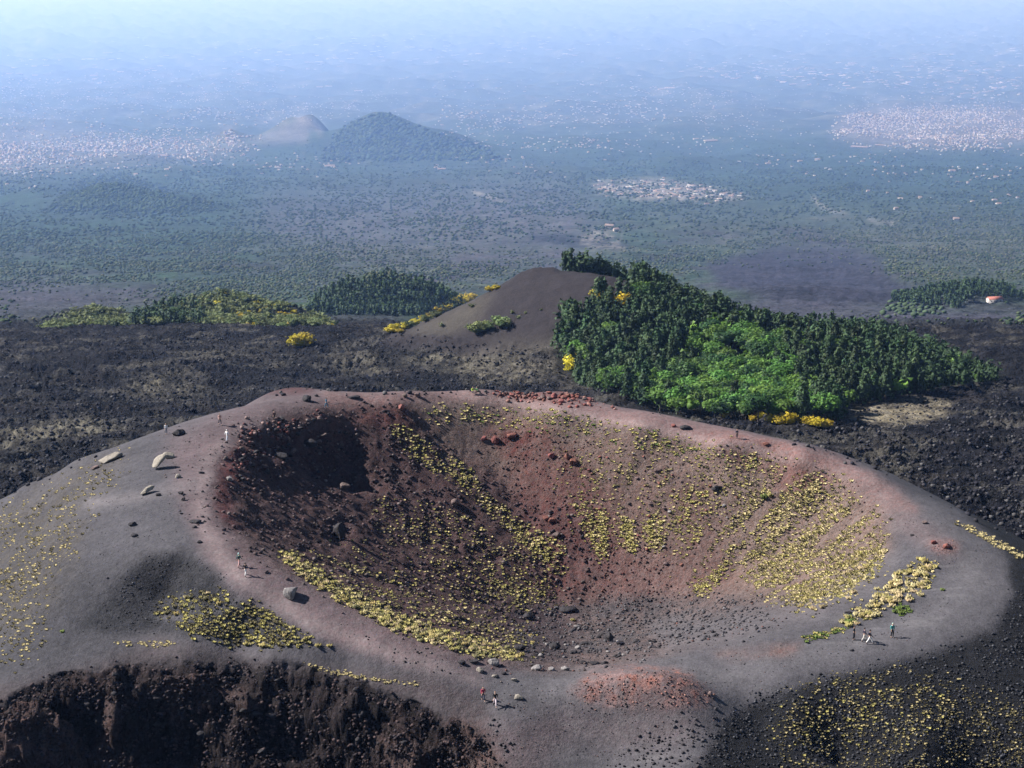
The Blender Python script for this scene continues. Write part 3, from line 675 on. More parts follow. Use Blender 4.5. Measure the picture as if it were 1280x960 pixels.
# shrubby hill at the left
KL = zone([(48,418),(80,398),(110,388),(140,390),(170,402),(205,388),(250,374),(285,368),(340,378),(400,400),(430,416),(390,424),(250,422),(50,424)], 3)
X, Y, Z, px, py = sample_world(-290, -70, 735, 930, 3.3, KL, .4)
u_ = rng.uniform(size=len(X)); yb = sstep(225, 330, px)*.34+(px > 380)*.1; pk = (px > 165) & (px < 255) & (py > 380)
LOBE = ((px < 165, 'left lobe of the low scrub hill'), ((px >= 165) & (px < 290) & (py < 395), 'top of the low scrub hill'), ((px >= 165) & (px < 290) & (py >= 395), 'front of the low scrub hill, in the middle'), ((px >= 290) & (px < 360), 'right half of the low scrub hill'), (px >= 360, 'right tip of the low scrub hill'))
for lo_, ll in LOBE:
    k = (u_ < yb) & ~pk & lo_; add_trees('broom_bush', X[k], Y[k], Z[k], rng.uniform(1.4, 2.8, k.sum()), rng.uniform(1.1, 1.6, k.sum()), 'yellow flowering broom bush on the '+ll, 'broom bushes on the left hill')
for lo_, ll in LOBE:
    k = (u_ >= yb) & ~(pk & (u_ > .6)) & lo_; add_trees('shrub', X[k], Y[k], Z[k], rng.uniform(2.0, 4.6, k.sum()), rng.uniform(1.0, 1.6, k.sum()), 'olive green shrub on the '+ll, 'shrubs on the left hill')
k = pk & (u_ > .6); add_trees('pine_tree', X[k], Y[k], Z[k], rng.uniform(5, 7, k.sum()), rng.uniform(.9, 1.2, k.sum()), 'dark pine among olive shrubs on the left hill', 'pines on the left hill')
# single broom bushes and shrubs
def at_px(lst): 
    a = np.array(lst, float); x, y, z = hit(a[:, 0], a[:, 1]); return x, y, z
lst = [(374,434,17),(379,430,15),(368,428,8),(383,433,9),(487,416,9),(494,413,10),(506,411,9),(520,406,9),(528,402,8),(538,398,8),(548,392,9),(557,389,11),(566,384,12),(574,382,13),(582,379,13),(590,375,9),(612,364,8),(620,362,7),(500,416,6)]
x, y, z = at_px(lst); s_ = np.array([l[2] for l in lst])*np.hypot(x, y)/FPX
for i in range(len(lst)):
    on = lst[i][0] < 400
    add_trees('broom_bush', x[i:i+1], y[i:i+1], z[i:i+1], s_[i:i+1]*1.15, np.array([1.5]), 'bright yellow broom bush standing alone on the black lava field' if on else 'yellow broom bush on the left edge of the bare black cone', 'broom bushes on the lava field' if on else 'broom bushes beside the black cone')
lst = [(596,417,14),(604,414,15),(612,412,11),(626,409,15),(634,409,11),(512,410,10),(532,402,9),(545,397,10),(553,408,5),(588,413,9),(640,392,4),(648,398,4),(620,402,9),(657,392,3),(676,388,3),(590,384,5),(700,384,4)]
x, y, z = at_px(lst); s_ = np.array([l[2] for l in lst])*np.hypot(x, y)/FPX
for i in range(len(lst)): add_trees('shrub', x[i:i+1], y[i:i+1], z[i:i+1], s_[i:i+1]*1.2, np.array([1.3]), 'olive green shrub growing on the left flank of the bare black cone', 'shrubs beside the black cone')
lst = [(964,527,12),(975,530,14),(985,529,16),(980,520,10),(1000,528,10),(1010,530,12),(1022,532,13),(1030,533,12),(940,525,8),(950,522,9),(905,521,9),(718,462,15),(722,452,12),(760,374,9),(752,371,7),(768,378,9),(778,380,11),(784,378,9),(742,368,6),(1150,464,6),(1128,470,7)]
x, y, z = at_px(lst); s_ = np.array([l[2] for l in lst])*np.hypot(x, y)/FPX
for i in range(len(lst)):
    g_ = 'front' if lst[i][1] > 500 else 'upper'
    add_trees('broom_bush', x[i:i+1], y[i:i+1]-(1.5 if g_ == 'front' else 5), z[i:i+1], s_[i:i+1]*(1.3 if g_ == 'front' else 2.0), np.array([1.2]),
      'yellow flowering broom bush at the lower front edge of the wood' if g_ == 'front' else 'yellow flowering broom bush among the pines of the upper wood', 'broom bushes at the foot of the wood' if g_ == 'front' else 'broom bushes in the upper wood')
KINDS_ = {'pine_tree': ('pine', M['pine_leaf'], 150, 3, .085, .13), 'broadleaf_tree': ('dome', M['leaf'], 170, 3, .085, .3), 'deep_green_broadleaf_tree': ('dome', M['leaf_dark'], 170, 3, .085, .3),
          'broom_bush': ('bush', M['broom_leaf'], 90, 3, .12, .1), 'shrub': ('bush', M['shrub_leaf'], 90, 3, .12, .1)}
CATS = {'pine_tree': 'pine tree', 'broadleaf_tree': 'broadleaf tree', 'deep_green_broadleaf_tree': 'broadleaf tree', 'broom_bush': 'broom bush', 'shrub': 'shrub'}
for kd, L_ in TREES.items():
    kind, mat, n, kk, sz, th = KINDS_[kd]
    L_.sort(key=lambda a: -a[7])
    lim = 300 if kd == 'pine_tree' else 150 if 'broadleaf' in kd else 295
    protos = []
    for v in range(5):
        V, F, T = crown(kind, 100+v, n, kk, sz); cm = mk('crown', V, F, mat, tint=T, linkit=False)
        tv, tf = trunk(.5 if kind != 'bush' else .25, .022, 0, 3, v); tm = mk('trunk', tv, tf, M['bark'], linkit=False, smooth=True); protos.append((cm, tm))
    for i, (x, y, z, h_, wf, lab, grp, _) in enumerate(L_[:lim]):
        r_ = bpy.data.objects.new(kd, None); r_.empty_display_size = .5; link(r_); cm, tm = protos[i % 5]
        r_.location = (x, y, z-.1); r_.rotation_euler = (0, 0, rng.uniform(0, 6.28)); wx_ = wf*h_*(1.0 if kind != 'dome' else 1.12); r_.scale = (wx_, wx_, h_)
        tag(r_, lab, CATS[kd], grp)
        link(bpy.data.objects.new('crown', cm), r_); link(bpy.data.objects.new('trunk', tm), r_)
    rest = L_[lim:]
    if rest:
        A_ = np.array([a[:5] for a in rest]); parts_V = []; parts_F = []; parts_T = []; o_ = 0
        near_ = A_[:, 3]/A_[:, 1] > .0135
        for v in range(8):
            V, F, T = crown(kind, 200+v, *((50, 2, sz*1.6) if v < 4 else (24, 1, sz*2.6))); a = A_[near_ if v < 4 else ~near_][v % 4::4]
            if len(a) == 0: continue
            wx_ = a[:, 4]*a[:, 3]*(1.0 if kind != 'dome' else 1.12)
            P_, F_, idd = tile(V, F, a[:, :3]-[0, 0, .1], np.c_[wx_, wx_, a[:, 3]], rng.uniform(0, 6.28, len(a)))
            vt = rng.uniform(-.35, .35, len(a)); parts_V.append(P_); parts_F.append(F_+o_); parts_T.append(np.clip(np.tile(T, len(a))+vt[idd], 0, 1)); o_ += len(P_)
        tag(mk(kd+'_wood', np.concatenate(parts_V), np.concatenate(parts_F), mat, tint=np.concatenate(parts_T)), kind='stuff')
    print(kd, len(L_))

# ------------------------------------------------------------------ grass tufts
OC = (np.array([(1.,0,0),(0,1,0),(-1,0,0),(0,-1,0),(0,0,1)]), np.array([(0,1,4),(1,2,4),(2,3,4),(3,0,4)]))
def tuft(seed, blades=13, low=False):
    r = np.random.default_rng(seed); V, F = [], []
    for i in range(blades):
        a = 6.2832*i/blades+r.uniform(-.3, .3); out = r.uniform(.35, .62); up = r.uniform(.35, .75); wd = r.uniform(.16, .26)
        o = len(V); c_, s_ = math.cos(a), math.sin(a)
        V += [(-s_*wd+c_*.12, c_*wd+s_*.12, -.05), (s_*wd+c_*.12, -c_*wd+s_*.12, -.05), (c_*out*.9-s_*.05, s_*out*.9+c_*.05, up), (c_*out*1.15, s_*out*1.15, up*.45)]
        F += [(o, o+1, o+2), (o+1, o+3, o+2)] + ([] if low else [(o, o+2, o+3)])
    V = np.array(V); T = np.clip(.5+.3*r.normal(size=len(V)//4), 0, 1).repeat(4)
    CV, CF = (OC if low else I0); F = np.concatenate([np.array(F), CF+len(V)]); V = np.concatenate([V, CV*[.42, .42, .42]+[0, 0, .12]]); T = np.r_[T, np.full(len(CV), .4)]
    return V, F, T
def sample_px(mask, n, nzf=None):
    ys, xs = np.nonzero(mask > .03); w_ = mask[ys, xs].astype(float); w_ /= w_.sum()
    i = rng.choice(len(ys), n, p=w_); px = xs[i]*2+rng.uniform(0, 2, n); py = ys[i]*2+rng.uniform(0, 2, n)
    return px, py
TUFTS = []     # px, py, size, colour key, label, group
def tufts(mask, n_, s0, s1, keys, lab, grp, clump=0, thin=None):
    n = int(n_*2.7); px, py = sample_px(mask, n)
    if clump:
        c_ = max(1, n//clump); k = rng.integers(0, c_, n); px = px[k]+rng.normal(size=n)*7; py = py[k]+rng.normal(size=n)*4.5
        kk = look(mask, px, py) > .3; px, py = px[kk], py[kk]
    x, y, z = hit(px, py)
    if thin == 'streak': an = np.arctan2(y-FC[1]+3, x-FC[0]); kk = fbm(an*11+.6*fbm(x/6, y/6, 75, 2), np.hypot(x-FC[0], y-FC[1])/22, 76, 3) > rng.uniform(-.22, .16, len(x)); x, y, z = x[kk], y[kk], z[kk]
    elif thin is not None: kk = fbm(x/thin, y/thin, 77, 3) > -.12; x, y, z = x[kk], y[kk], z[kk]
    for i in range(len(x)):
        if y[i] > 420: continue
        TUFTS.append((x[i], y[i], z[i], (s0*.5+(s1*1.05-s0*.5)*rng.uniform()**1.6), keys[rng.integers(len(keys))], lab, grp))
Sg, Gt, Yt, Ot = 'straw', 'green_tuft', 'gold_tuft', 'olive_tuft'
G_ = 'grass tufts on the cone'
tufts(zone([(930,640),(985,600),(1050,608),(1102,655),(1104,695),(1060,738),(1005,757),(950,735),(918,700)], 10), 2600, .36, .75, [Sg, Sg, Yt, Sg, Ot], 'straw coloured grass tuft in the dense patch on the right inner slope', G_, thin='streak')
tufts(zone([(985,735),(1050,700),(1104,680),(1104,700),(1065,740),(1005,760)], 4), 260, .5, .85, [Sg, Sg, Yt], 'straw grass tuft at the bottom of the patch on the right inner slope', G_)
tufts(zone([(700,560),(940,570),(1040,610),(900,690),(860,740),(820,660),(740,690)], 14), 1300, .3, .62, [Sg, Ot, Yt], 'thin yellowish grass tuft on the far inner wall of the crater', G_, thin='streak')
for pts_ in ([(712,620),(732,625),(758,690),(752,705),(742,690)], [(748,640),(756,640),(758,700),(750,690)], [(778,650),(792,655),(794,690),(780,685)], [(802,655),(830,640),(828,690),(812,688)], [(866,740),(905,700),(915,705),(880,748)], [(838,620),(870,600),(890,630),(870,680),(845,690)], [(640,660),(660,690),(690,700),(715,690),(705,680),(660,655)]):
    tufts(zone(pts_, 3), 75, .4, .75, [Yt, Yt, Sg], 'golden grass tuft in a streak running down the far wall', G_)
tufts(zone([(484,530),(500,530),(540,560),(585,585),(610,622),(640,640),(690,690),(716,720),(690,715),(640,672),(600,630),(560,600),(510,570)], 5), 480, .3, .62, [Yt, Ot, Yt, Sg], 'yellow green grass tuft in the diagonal band down the far left wall', G_, clump=5)
tufts(zone([(530,505),(700,515),(850,545),(960,575),(950,590),(830,565),(700,545),(600,530),(530,530)], 5), 330, .3, .7, [Yt, Yt, Gt, Sg], 'yellow green grass tuft just below the far rim of the crater', G_, clump=6)
tufts(zone([(345,690),(365,690),(430,735),(500,770),(560,790),(640,812),(655,826),(600,820),(500,790),(425,750),(370,713)], 3), 620, .4, .8, [Yt, Sg, Yt, Ot], 'yellow grass tuft in the thick band along the near left lip', G_)
tufts(zone([(380,700),(440,690),(520,730),(600,760),(670,790),(668,810),(560,792),(440,745)], 12), 900, .3, .6, [Ot, Yt, Ot, Sg], 'olive grass tuft on the dark slope inside the near left lip', G_, thin='streak')
tufts(zone([(460,620),(560,640),(640,680),(700,740),(620,760),(540,715),(480,670)], 16), 520, .25, .55, [Ot, Yt, Sg], 'small pale grass tuft on the dark left wall of the crater', G_, clump=4)
tufts(zone([(590,720),(680,735),(705,755),(640,750)], 8), 130, .3, .6, [Yt, Ot], 'yellow grass tuft at the foot of the dark wall beside the crater floor', G_)
tufts(zone([(1090,745),(1125,720),(1150,700),(1170,705),(1165,730),(1140,748),(1090,770),(1060,782),(1040,785),(1060,770)], 3), 150, .5, 1.0, [Sg, Sg, Yt], 'pale straw grass tuft in the strip beside the right hand path', G_)
tufts(zone([(1000,797),(1035,790),(1060,783),(1050,790),(1010,802)], 1.5), 34, .4, .7, [Gt, Yt], 'fresh green grass tuft at the left end of the strip beside the path', G_)
tufts(ell(1128,762,12,6,1.5), 14, .6, 1.0, [Gt], 'vivid green grass tuft in the strip just behind the walkers', G_)
tufts(ell(1062,778,8,4,1.5), 7, .6, .9, [Gt], 'green grass tuft behind the walker dressed all in black', G_)
tufts(zone([(968,905),(990,865),(1040,848),(1130,842),(1230,870),(1290,890),(1290,970),(1000,970),(970,935)], 10), 1500, .16, .40, [Ot, Ot, Ot, Sg], 'olive grass tuft on the black slope at the lower right corner', G_, thin=2.2)
tufts(zone([(968,905),(1000,865),(1060,850),(1150,850),(1200,870),(1160,930),(1000,950)], 10), 90, .35, .55, [Yt, Sg, Yt], 'larger yellow grass tuft on the black slope at the lower right', G_)
tufts(zone([(190,762),(215,745),(280,738),(290,752),(255,768),(200,772)], 4), 75, .4, .8, [Yt, Ot, Ot], 'yellow green grass tuft above the small trail left of the crater', G_)
tufts(zone([(215,778),(280,765),(320,752),(345,770),(370,790),(395,800),(360,808),(290,806),(240,795)], 4), 300, .35, .7, [Yt, Ot, Ot, Yt], 'yellow green grass tuft in the triangular patch left of the crater', G_)
tufts(zone([(0,640),(60,610),(150,568),(160,575),(110,640),(90,690),(40,740),(0,760)], 9), 420, .3, .62, [Sg, Sg, Ot], 'thin straw grass tuft on the outer flank at the left edge', G_, thin=4)
tufts(zone([(0,740),(50,700),(60,760),(40,815),(0,830)], 10), 120, .3, .6, [Sg, Ot], 'straw grass tuft on the outer flank at the left edge', G_)
tufts(zone([(144,802),(170,801),(216,803),(214,808),(180,807),(146,806)], 1.2), 26, .3, .5, [Sg], 'straw grass tuft in the row on the path above the lower crater', G_)
tufts(zone([(375,827),(410,836),(460,846),(525,855),(524,858),(455,850),(405,840)], 1), 60, .22, .4, [Sg], 'small straw grass tuft in the thin line at the edge of the lower crater', G_)
tufts(zone([(1190,650),(1240,672),(1290,700),(1290,704),(1235,678)], 1.5), 60, .4, .7, [Sg], 'straw grass tuft along the outer right edge of the cone', G_)
BIG = [(308,806,9,Yt),(328,808,10,Yt),(398,808,9,Yt),(412,808,8,Yt),(381,800,8,Yt),(365,786,7,Sg),(232,758,8,Yt),(260,742,7,Sg),(664,796,8,Yt),(650,790,7,Yt),(666,804,6,Yt),(956,622,12,Gt),(963,620,9,Yt),(552,738,6,Yt),(596,742,6,Yt),(497,716,6,Yt),(78,790,7,Gt),(716,776,6,Yt),(1178,738,7,Gt)]
x, y, z = at_px([(a, b) for a, b, _, _ in BIG])
for i, b in enumerate(BIG): TUFTS.append((x[i], y[i], z[i], b[2]*math.hypot(x[i], y[i])*1.06/FPX, b[3], 'large rounded golden grass tuft standing out from the smaller ones' if b[3] != Gt else 'large rounded green bush standing out from the straw coloured tufts', 'large tufts on the cone'))
TUFTS = [t for t in TUFTS if t[1] < 420]
key = [-(t[3]/math.hypot(t[0], t[1])*(3 if t[6] != G_ else 1)) for t in TUFTS]; order = np.argsort(key)
TP = [tuft(300+i) for i in range(5)]
tm_ = {c: [mk('grass_tuft', *TP[i][:2], M[c], tint=TP[i][2], linkit=False) for i in range(5)] for c in (Sg, Gt, Yt, Ot)}
for n_i, j in enumerate(order[:298]):
    x, y, z, s, c, lab, grp = TUFTS[j]; o = link(bpy.data.objects.new('grass_tuft', tm_[c][n_i % 5]))
    o.location = (x, y, z); o.rotation_euler = (0, 0, rng.uniform(0, 6.28)); o.scale = (s*.85, s*.85, s*rng.uniform(.6, .95)); tag(o, lab, 'grass tuft', grp)
rest = [TUFTS[j] for j in order[298:]]; TP = [tuft(350+i, 7, True) for i in range(5)]
for c in (Sg, Gt, Yt, Ot):
    A_ = np.array([t[:4] for t in rest if t[4] == c])
    if not len(A_): continue
    Vs, Fs, Ts = [], [], []; o_ = 0
    for v in range(5):
        a = A_[v::5]
        if not len(a): continue
        V, F, T = TP[v]; P_, F_, idd = tile(V, F, a[:, :3], np.c_[a[:, 3]*.85, a[:, 3]*.85, a[:, 3]*.75], rng.uniform(0, 6.28, len(a)))
        Vs.append(P_); Fs.append(F_+o_); Ts.append(np.clip(np.tile(T, len(a))+rng.uniform(-.45, .45, len(a))[idd], 0, 1)); o_ += len(P_)
    tag(mk('grass', np.concatenate(Vs), np.concatenate(Fs), M[c], tint=np.concatenate(Ts)), kind='stuff')
print('tufts', len(TUFTS))

# ------------------------------------------------------------------ scree: loose stones past counting
RM = [rockmesh(400+i, I0, 5, .34, .75) for i in range(5)]
def scree(name, mask, n, s0, s1, cols, power=2.2, ymax=420, wmask=None):
    px, py = sample_px(mask, n); x, y, z = hit(px, py); k = (y < ymax) & (y > 140); x, y, z = x[k], y[k], z[k]
    cl = fbm(x/4, y/4, 78, 3) > rng.uniform(-.6, .25, len(x)); x, y, z = x[cl], y[cl], z[cl]
    s = s0+(s1-s0)*rng.uniform(0, 1, len(x))**power; col = np.array(cols)[rng.integers(0, len(cols), len(x))]*rng.uniform(.6, 1.4, (len(x), 1))
    Vs, Fs, Cs = [], [], []; o_ = 0
    for v in range(5):
        V, F = RM[v]; q = slice(v, None, 5); P_, F_, idd = tile(V, F, np.c_[x[q], y[q], z[q]+s[q]*.15], s[q]*.55, rng.uniform(0, 6.28, len(x[q])))
        Vs.append(P_); Fs.append(F_+o_); Cs.append(col[q][idd]); o_ += len(P_)
    tag(mk(name, np.concatenate(Vs), np.concatenate(Fs), M['rockcol'], cols=np.concatenate(Cs)), kind='stuff')
dk = [(.022,.018,.020),(.03,.022,.024),(.05,.036,.036)]; rd = [(.07,.025,.022),(.05,.03,.028),(.03,.02,.02),(.10,.05,.04)]; br_ = [(.045,.035,.034),(.07,.055,.05),(.03,.025,.025),(.11,.09,.08)]
scree('scree', DARKW, 4200, .14, .75, dk+[(.055,.036,.038),(.065,.042,.042),(.10,.08,.075)])
scree('scree', INNER*(1-.8*DARKW), 4200, .12, .42, [(.085,.062,.055),(.07,.055,.05),(.04,.03,.03),(.12,.095,.085),(.10,.05,.042)])
scree('scree', zone([(600,530),(720,540),(770,640),(860,740),(760,760),(690,745)], 12), 1300, .12, .5, rd)
scree('scree', zone([(640,762),(760,750),(960,748),(960,785),(850,808),(740,830),(650,822)], 7), 2600, .15, .55, [(.05,.046,.05),(.03,.028,.032),(.08,.075,.078)])
scree('scree', zone([(0,880),(60,853),(130,836),(230,828),(330,830),(430,850),(520,886),(590,915),(630,965),(0,965)], 6), 6500, .10, .55, [(.022,.017,.018),(.034,.026,.027),(.05,.034,.033)], 2.6)
scree('scree', zone([(890,905),(960,862),(1060,842),(1160,820),(1245,785),(1290,700),(1290,965),(880,965)], 6), 4200, .12, .42, [(.018,.018,.022),(.03,.03,.034),(.05,.05,.055)])
scree('scree', zone([(600,900),(640,915),(640,965),(600,965)], 8)+zone([(800,925),(900,890),(880,960),(760,960)], 10), 500, .12, .5, [(.03,.026,.028),(.05,.045,.048)])
scree('scree', zone([(620,486),(730,492),(780,506),(700,506),(620,497)], 3), 330, .2, .85, [(.17,.06,.05),(.10,.045,.038),(.2,.11,.09)])
scree('scree', zone([(300,530),(345,525),(420,515),(340,560),(300,590)], 4), 420, .2, .9, [(.12,.05,.045),(.05,.03,.03),(.16,.11,.10)])
scree('scree', zone([(200,530),(420,495),(400,515),(300,540),(270,600),(280,660),(220,640)], 8)+zone([(400,780),(560,810),(700,840),(640,850),(500,830)], 8)+zone([(700,838),(860,838),(900,872),(840,885),(720,880)], 4)*1.6, 700, .1, .32, br_)
scree('scree', zone([(705,862),(740,842),(800,836),(850,842),(888,868),(885,884),(740,884)], 4)+zone([(890,818),(980,808),(1010,806),(990,820),(920,828)], 3)*.2+ell(1178,682,22,9,3)*1.2, 420, .06, .3, [(.20,.09,.07),(.12,.06,.05),(.26,.14,.11)])
scree('scree', zone([(140,745),(160,712),(185,694),(212,689),(245,697),(275,715),(300,745),(300,790),(170,790),(100,788)], 4), 900, .06, .28, [(.03,.029,.033),(.045,.043,.048),(.07,.067,.072)])
scree('scree', zone([(0,640),(130,570),(200,542),(270,520),(270,600),(240,680),(130,700),(60,790),(0,800)], 8), 1600, .05, .2, [(.05,.048,.05),(.08,.075,.078),(.03,.03,.03)], 3)
scree('scree', zone([(620,850),(1000,810),(1180,740),(1240,720),(1150,800),(900,870),(860,950),(640,950)], 8)+zone([(1010,585),(1110,610),(1240,690),(1180,720),(1110,650)], 6), 2200, .05, .2, [(.05,.047,.05),(.08,.075,.08),(.03,.03,.03),(.10,.06,.05)], 3)
scree('lava_blocks', zone([(-10,420),(500,418),(700,440),(840,515),(1050,530),(1050,480),(1290,475),(1290,680),(1130,600),(960,540),(700,490),(340,490),(180,535),(-10,630)], 4), 8000, .3, 1.3, [(.016,.015,.019),(.022,.021,.026),(.03,.028,.032),(.06,.057,.057)], 2.6, 760)

# ------------------------------------------------------------------ boulders, one by one: px, py(base), width px, height px, stone, mesh seed, tilt, label
BO = [(197,588,24,24,'pale_stone',1,(.25,-.75,.3),'largest pale slab tilted on edge on the left plateau'),
(211,573,17,9,'pale_stone',2,(0,.1,.2),'flat pale block just behind the large tilted slab'),
(183,618,22,11,'pale_stone',3,(.1,-.35,.5),'long pale slab lying in front of the large tilted slab'),
(197,620,7,5,'dark_stone',4,(0,0,0),'small dark stone right of the long pale slab'),
(222,545,19,11,'dark_stone',5,(0,0,.3),'dark low boulder on the left skyline beside the walker in white'),
(383,502,13,12,'dark_stone',6,(0,0,0),'round black boulder on the far left rim beside the walker in blue'),
(444,499,18,5,'dark_stone',7,(0,0,.1),'long flat black rock on the far rim right of the walker in blue'),
(506,497,8,7,'brown_stone',8,(0,0,0),'small brown boulder on the far rim, left one of two'),
(522,497,9,8,'brown_stone',9,(0,0,0),'small brown boulder on the far rim, right one of two'),
(502,513,10,8,'red_stone',10,(0,0,0),'reddish boulder just inside the far left rim'),
(362,750,23,19,'grey_stone',11,(0,0,.4),'large grey boulder on the purple path at the near left rim'),
(164,658,12,7,'dark_stone',12,(0,0,0),'dark rock on the grey plateau, upper one of the left pair'),
(168,671,11,5,'dark_stone',13,(0,0,0),'dark flat rock on the grey plateau, lower one of the left pair'),
(245,654,18,5,'dark_stone',14,(0,0,0),'long black flat rock on the plateau beside the crater path'),
(243,660,8,4,'dark_stone',15,(0,0,0),'little black rock just below the long flat one'),
(249,679,8,4,'dark_stone',16,(0,0,0),'black pebble near the start of the dark mound left of the crater'),
(251,592,9,4,'dark_stone',17,(0,0,0),'black flat stone on the path below the walker in white'),
(222,598,9,7,'pale_stone',18,(0,0,0),'small pale stone right of the tilted slabs'),
(286,601,9,8,'grey_stone',19,(0,0,0),'pale grey stone on the inner left lip of the crater'),
(226,618,8,5,'dark_stone',20,(0,0,0),'dark stone in the middle of the left plateau'),
(229,626,6,5,'dark_stone',21,(0,0,0),'tiny dark stone below another on the left plateau'),
(134,724,4,3,'dark_stone',22,(0,0,0),'lone black pebble on the smooth grey left slope'),
(270,640,5,3,'dark_stone',23,(0,0,0),'tiny black stone on the purple path beside the left lip'),
(763,802,12,17,'dark_stone',24,(.1,0,0),'upright black rock on the crater floor'),
(776,806,13,8,'dark_stone',25,(0,0,0),'dark rock right of the upright rock on the crater floor'),
(708,766,27,8,'dark_stone',26,(0,0,0),'wide black rock pile at the back of the crater floor'),
(661,773,20,9,'dark_stone',27,(0,0,0),'black rock at the foot of the dark wall left of the floor'),
(650,813,18,9,'dark_stone',28,(0,0,0),'black rock near the lower left end of the crater floor'),
(693,812,18,13,'dark_stone',29,(0,0,0),'dark rock heap in the lower part of the crater floor'),
(729,806,14,5,'dark_stone',30,(0,0,0),'low dark rock between two bigger ones on the crater floor'),
(617,832,16,10,'grey_stone',31,(0,0,0),'whitish grey rock at the near edge of the crater'),
(600,841,11,7,'pale_stone',32,(0,0,0),'pale rounded stone just above the walkers in front'),
(618,847,9,4,'pale_stone',33,(0,0,0),'flat pale stone above the walker in black and white'),
(629,843,8,4,'dark_stone',34,(0,0,0),'small black stone above the front walkers'),
(643,852,9,5,'pale_stone',35,(0,0,0),'yellowish small stone right of the front walkers'),
(672,838,17,9,'grey_stone',36,(0,0,0),'grey boulder with a black shadow at the near lip right of the walkers'),
(690,838,10,6,'grey_stone',37,(0,0,0),'second grey boulder in the row along the near lip'),
(707,838,13,8,'grey_stone',38,(0,0,0),'third grey boulder in the row along the near lip'),
(577,831,12,6,'dark_stone',39,(0,0,0),'black rock at the left end of the row along the near lip'),
(592,829,18,4,'dark_stone',40,(0,0,0),'long low dark rock in the row along the near lip'),
(743,831,16,6,'dark_stone',41,(0,0,0),'dark rock behind the orange mound at the near lip'),
(756,830,12,5,'dark_stone',42,(0,0,0),'low dark rock right of another behind the orange mound'),
(648,875,14,8,'pale_stone',43,(0,0,0),'pale stone on the grey path right of the front walkers'),
(888,870,7,6,'brown_stone',44,(0,0,0),'brown stone at the right foot of the orange mound'),
(569,634,12,11,'brown_stone',45,(0,0,0),'brown boulder in the middle of the dark left wall'),
(695,674,12,10,'brown_stone',46,(0,0,0),'round boulder on the red slope below a stony ledge'),
(690,655,14,8,'red_stone',47,(0,0,0),'red rock of the small ledge on the red slope'),
(682,651,10,6,'red_stone',48,(0,0,0),'red rock left in the small ledge on the red slope'),
(717,583,13,10,'red_stone',49,(0,0,0),'large red boulder high on the far wall, right of the red scar'),
(709,575,9,8,'red_stone',50,(0,0,0),'middle red boulder high on the far wall'),
(690,574,10,7,'red_stone',51,(0,0,0),'left red boulder high on the far wall'),
(619,556,13,12,'red_stone',52,(0,0,0),'dark red crag in the scar below the far rim'),
(640,550,16,9,'red_stone',53,(0,0,0),'wide red crag right in the scar below the far rim'),
(605,552,9,7,'red_stone',54,(0,0,0),'small red rock left in the scar below the far rim'),
(896,616,15,9,'dark_stone',55,(0,0,0),'dark overhanging rock on the far right inner wall'),
(822,592,11,6,'brown_stone',56,(0,0,0),'brown rock under the right far rim'),
(1065,814,7,3,'dark_stone',57,(0,0,0),'small dark stone on the path below the walkers at the right'),
(1060,767,11,3,'dark_stone',58,(0,0,0),'thin dark rock on the terrace inside the right rim'),
(1072,762,11,3,'dark_stone',59,(0,0,0),'thin black rock beside another on the terrace inside the right rim'),
(1157,655,8,5,'brown_stone',60,(0,0,0),'small brown rock above the reddish outcrop on the right path'),
(1140,670,6,3,'dark_stone',61,(0,0,0),'dark pebble left of the reddish outcrop'),
(1168,680,9,6,'red_stone',62,(0,0,0),'left stone of the reddish outcrop on the right path'),
(1184,686,12,7,'red_stone',63,(0,0,0),'right stone of the reddish outcrop on the right path'),
(957,558,10,5,'red_stone',64,(0,0,0),'red rock right of the walker on the far right rim'),
(842,534,7,5,'red_stone',65,(0,0,0),'red rock on the right part of the far rim'),
(857,537,16,6,'dark_stone',66,(0,0,0),'low black rock behind the far right rim'),
(136,578,34,9,'pale_stone',67,(.1,-.42,.2),'long pale ledge sticking out on the left flank skyline'),
(118,587,14,6,'brown_stone',68,(0,-.3,0),'brown rock at the lower end of the pale ledge'),
(424,676,18,30,'dark_stone',69,(0,0,0),'tall black crag in the shadow on the left wall'),
(352,575,20,12,'dark_stone',70,(0,0,0),'black crag below the left rim'),
(388,560,26,14,'dark_stone',71,(0,0,0),'black crag above the shadowed hollow of the left wall'),
(430,612,16,10,'brown_stone',72,(0,0,0),'brown rock below the shadowed hollow of the left wall'),
]
x, y, z = at_px([(b[0], b[1]) for b in BO])
for i, (px_, py_, wp, hp, st, seed, rot, lab) in enumerate(BO):
    sl = math.hypot(x[i], y[i])*1.05; w_ = wp*sl/FPX*.88; hh = hp*sl/FPX
    V, F = rockmesh(seed*7, I2, 12, .15, 1.0); V = V/np.ptp(V, axis=0)
    dep = min(w_, max(w_*.65, hh)); 
    if abs(rot[1]) > .2: Vh = V*[w_*1.05, dep*.8, w_*.34]
    else: Vh = V*[w_, dep, max(hh*.95, w_*.28)]
    o = mk('boulder', Vh, F, M[st]); o.rotation_euler = rot; zz = (np.array(Vh)@np.array(Matrix.Rotation(0, 3, 'X')))[:, 2]
    o.location = (x[i], y[i]+dep*.3, float(gz(x[i], y[i]+dep*.3))+ (max(hh*.95, w_*.28)*.28 if abs(rot[1]) <= .2 else hh*.34)); tag(o, lab, 'boulder')
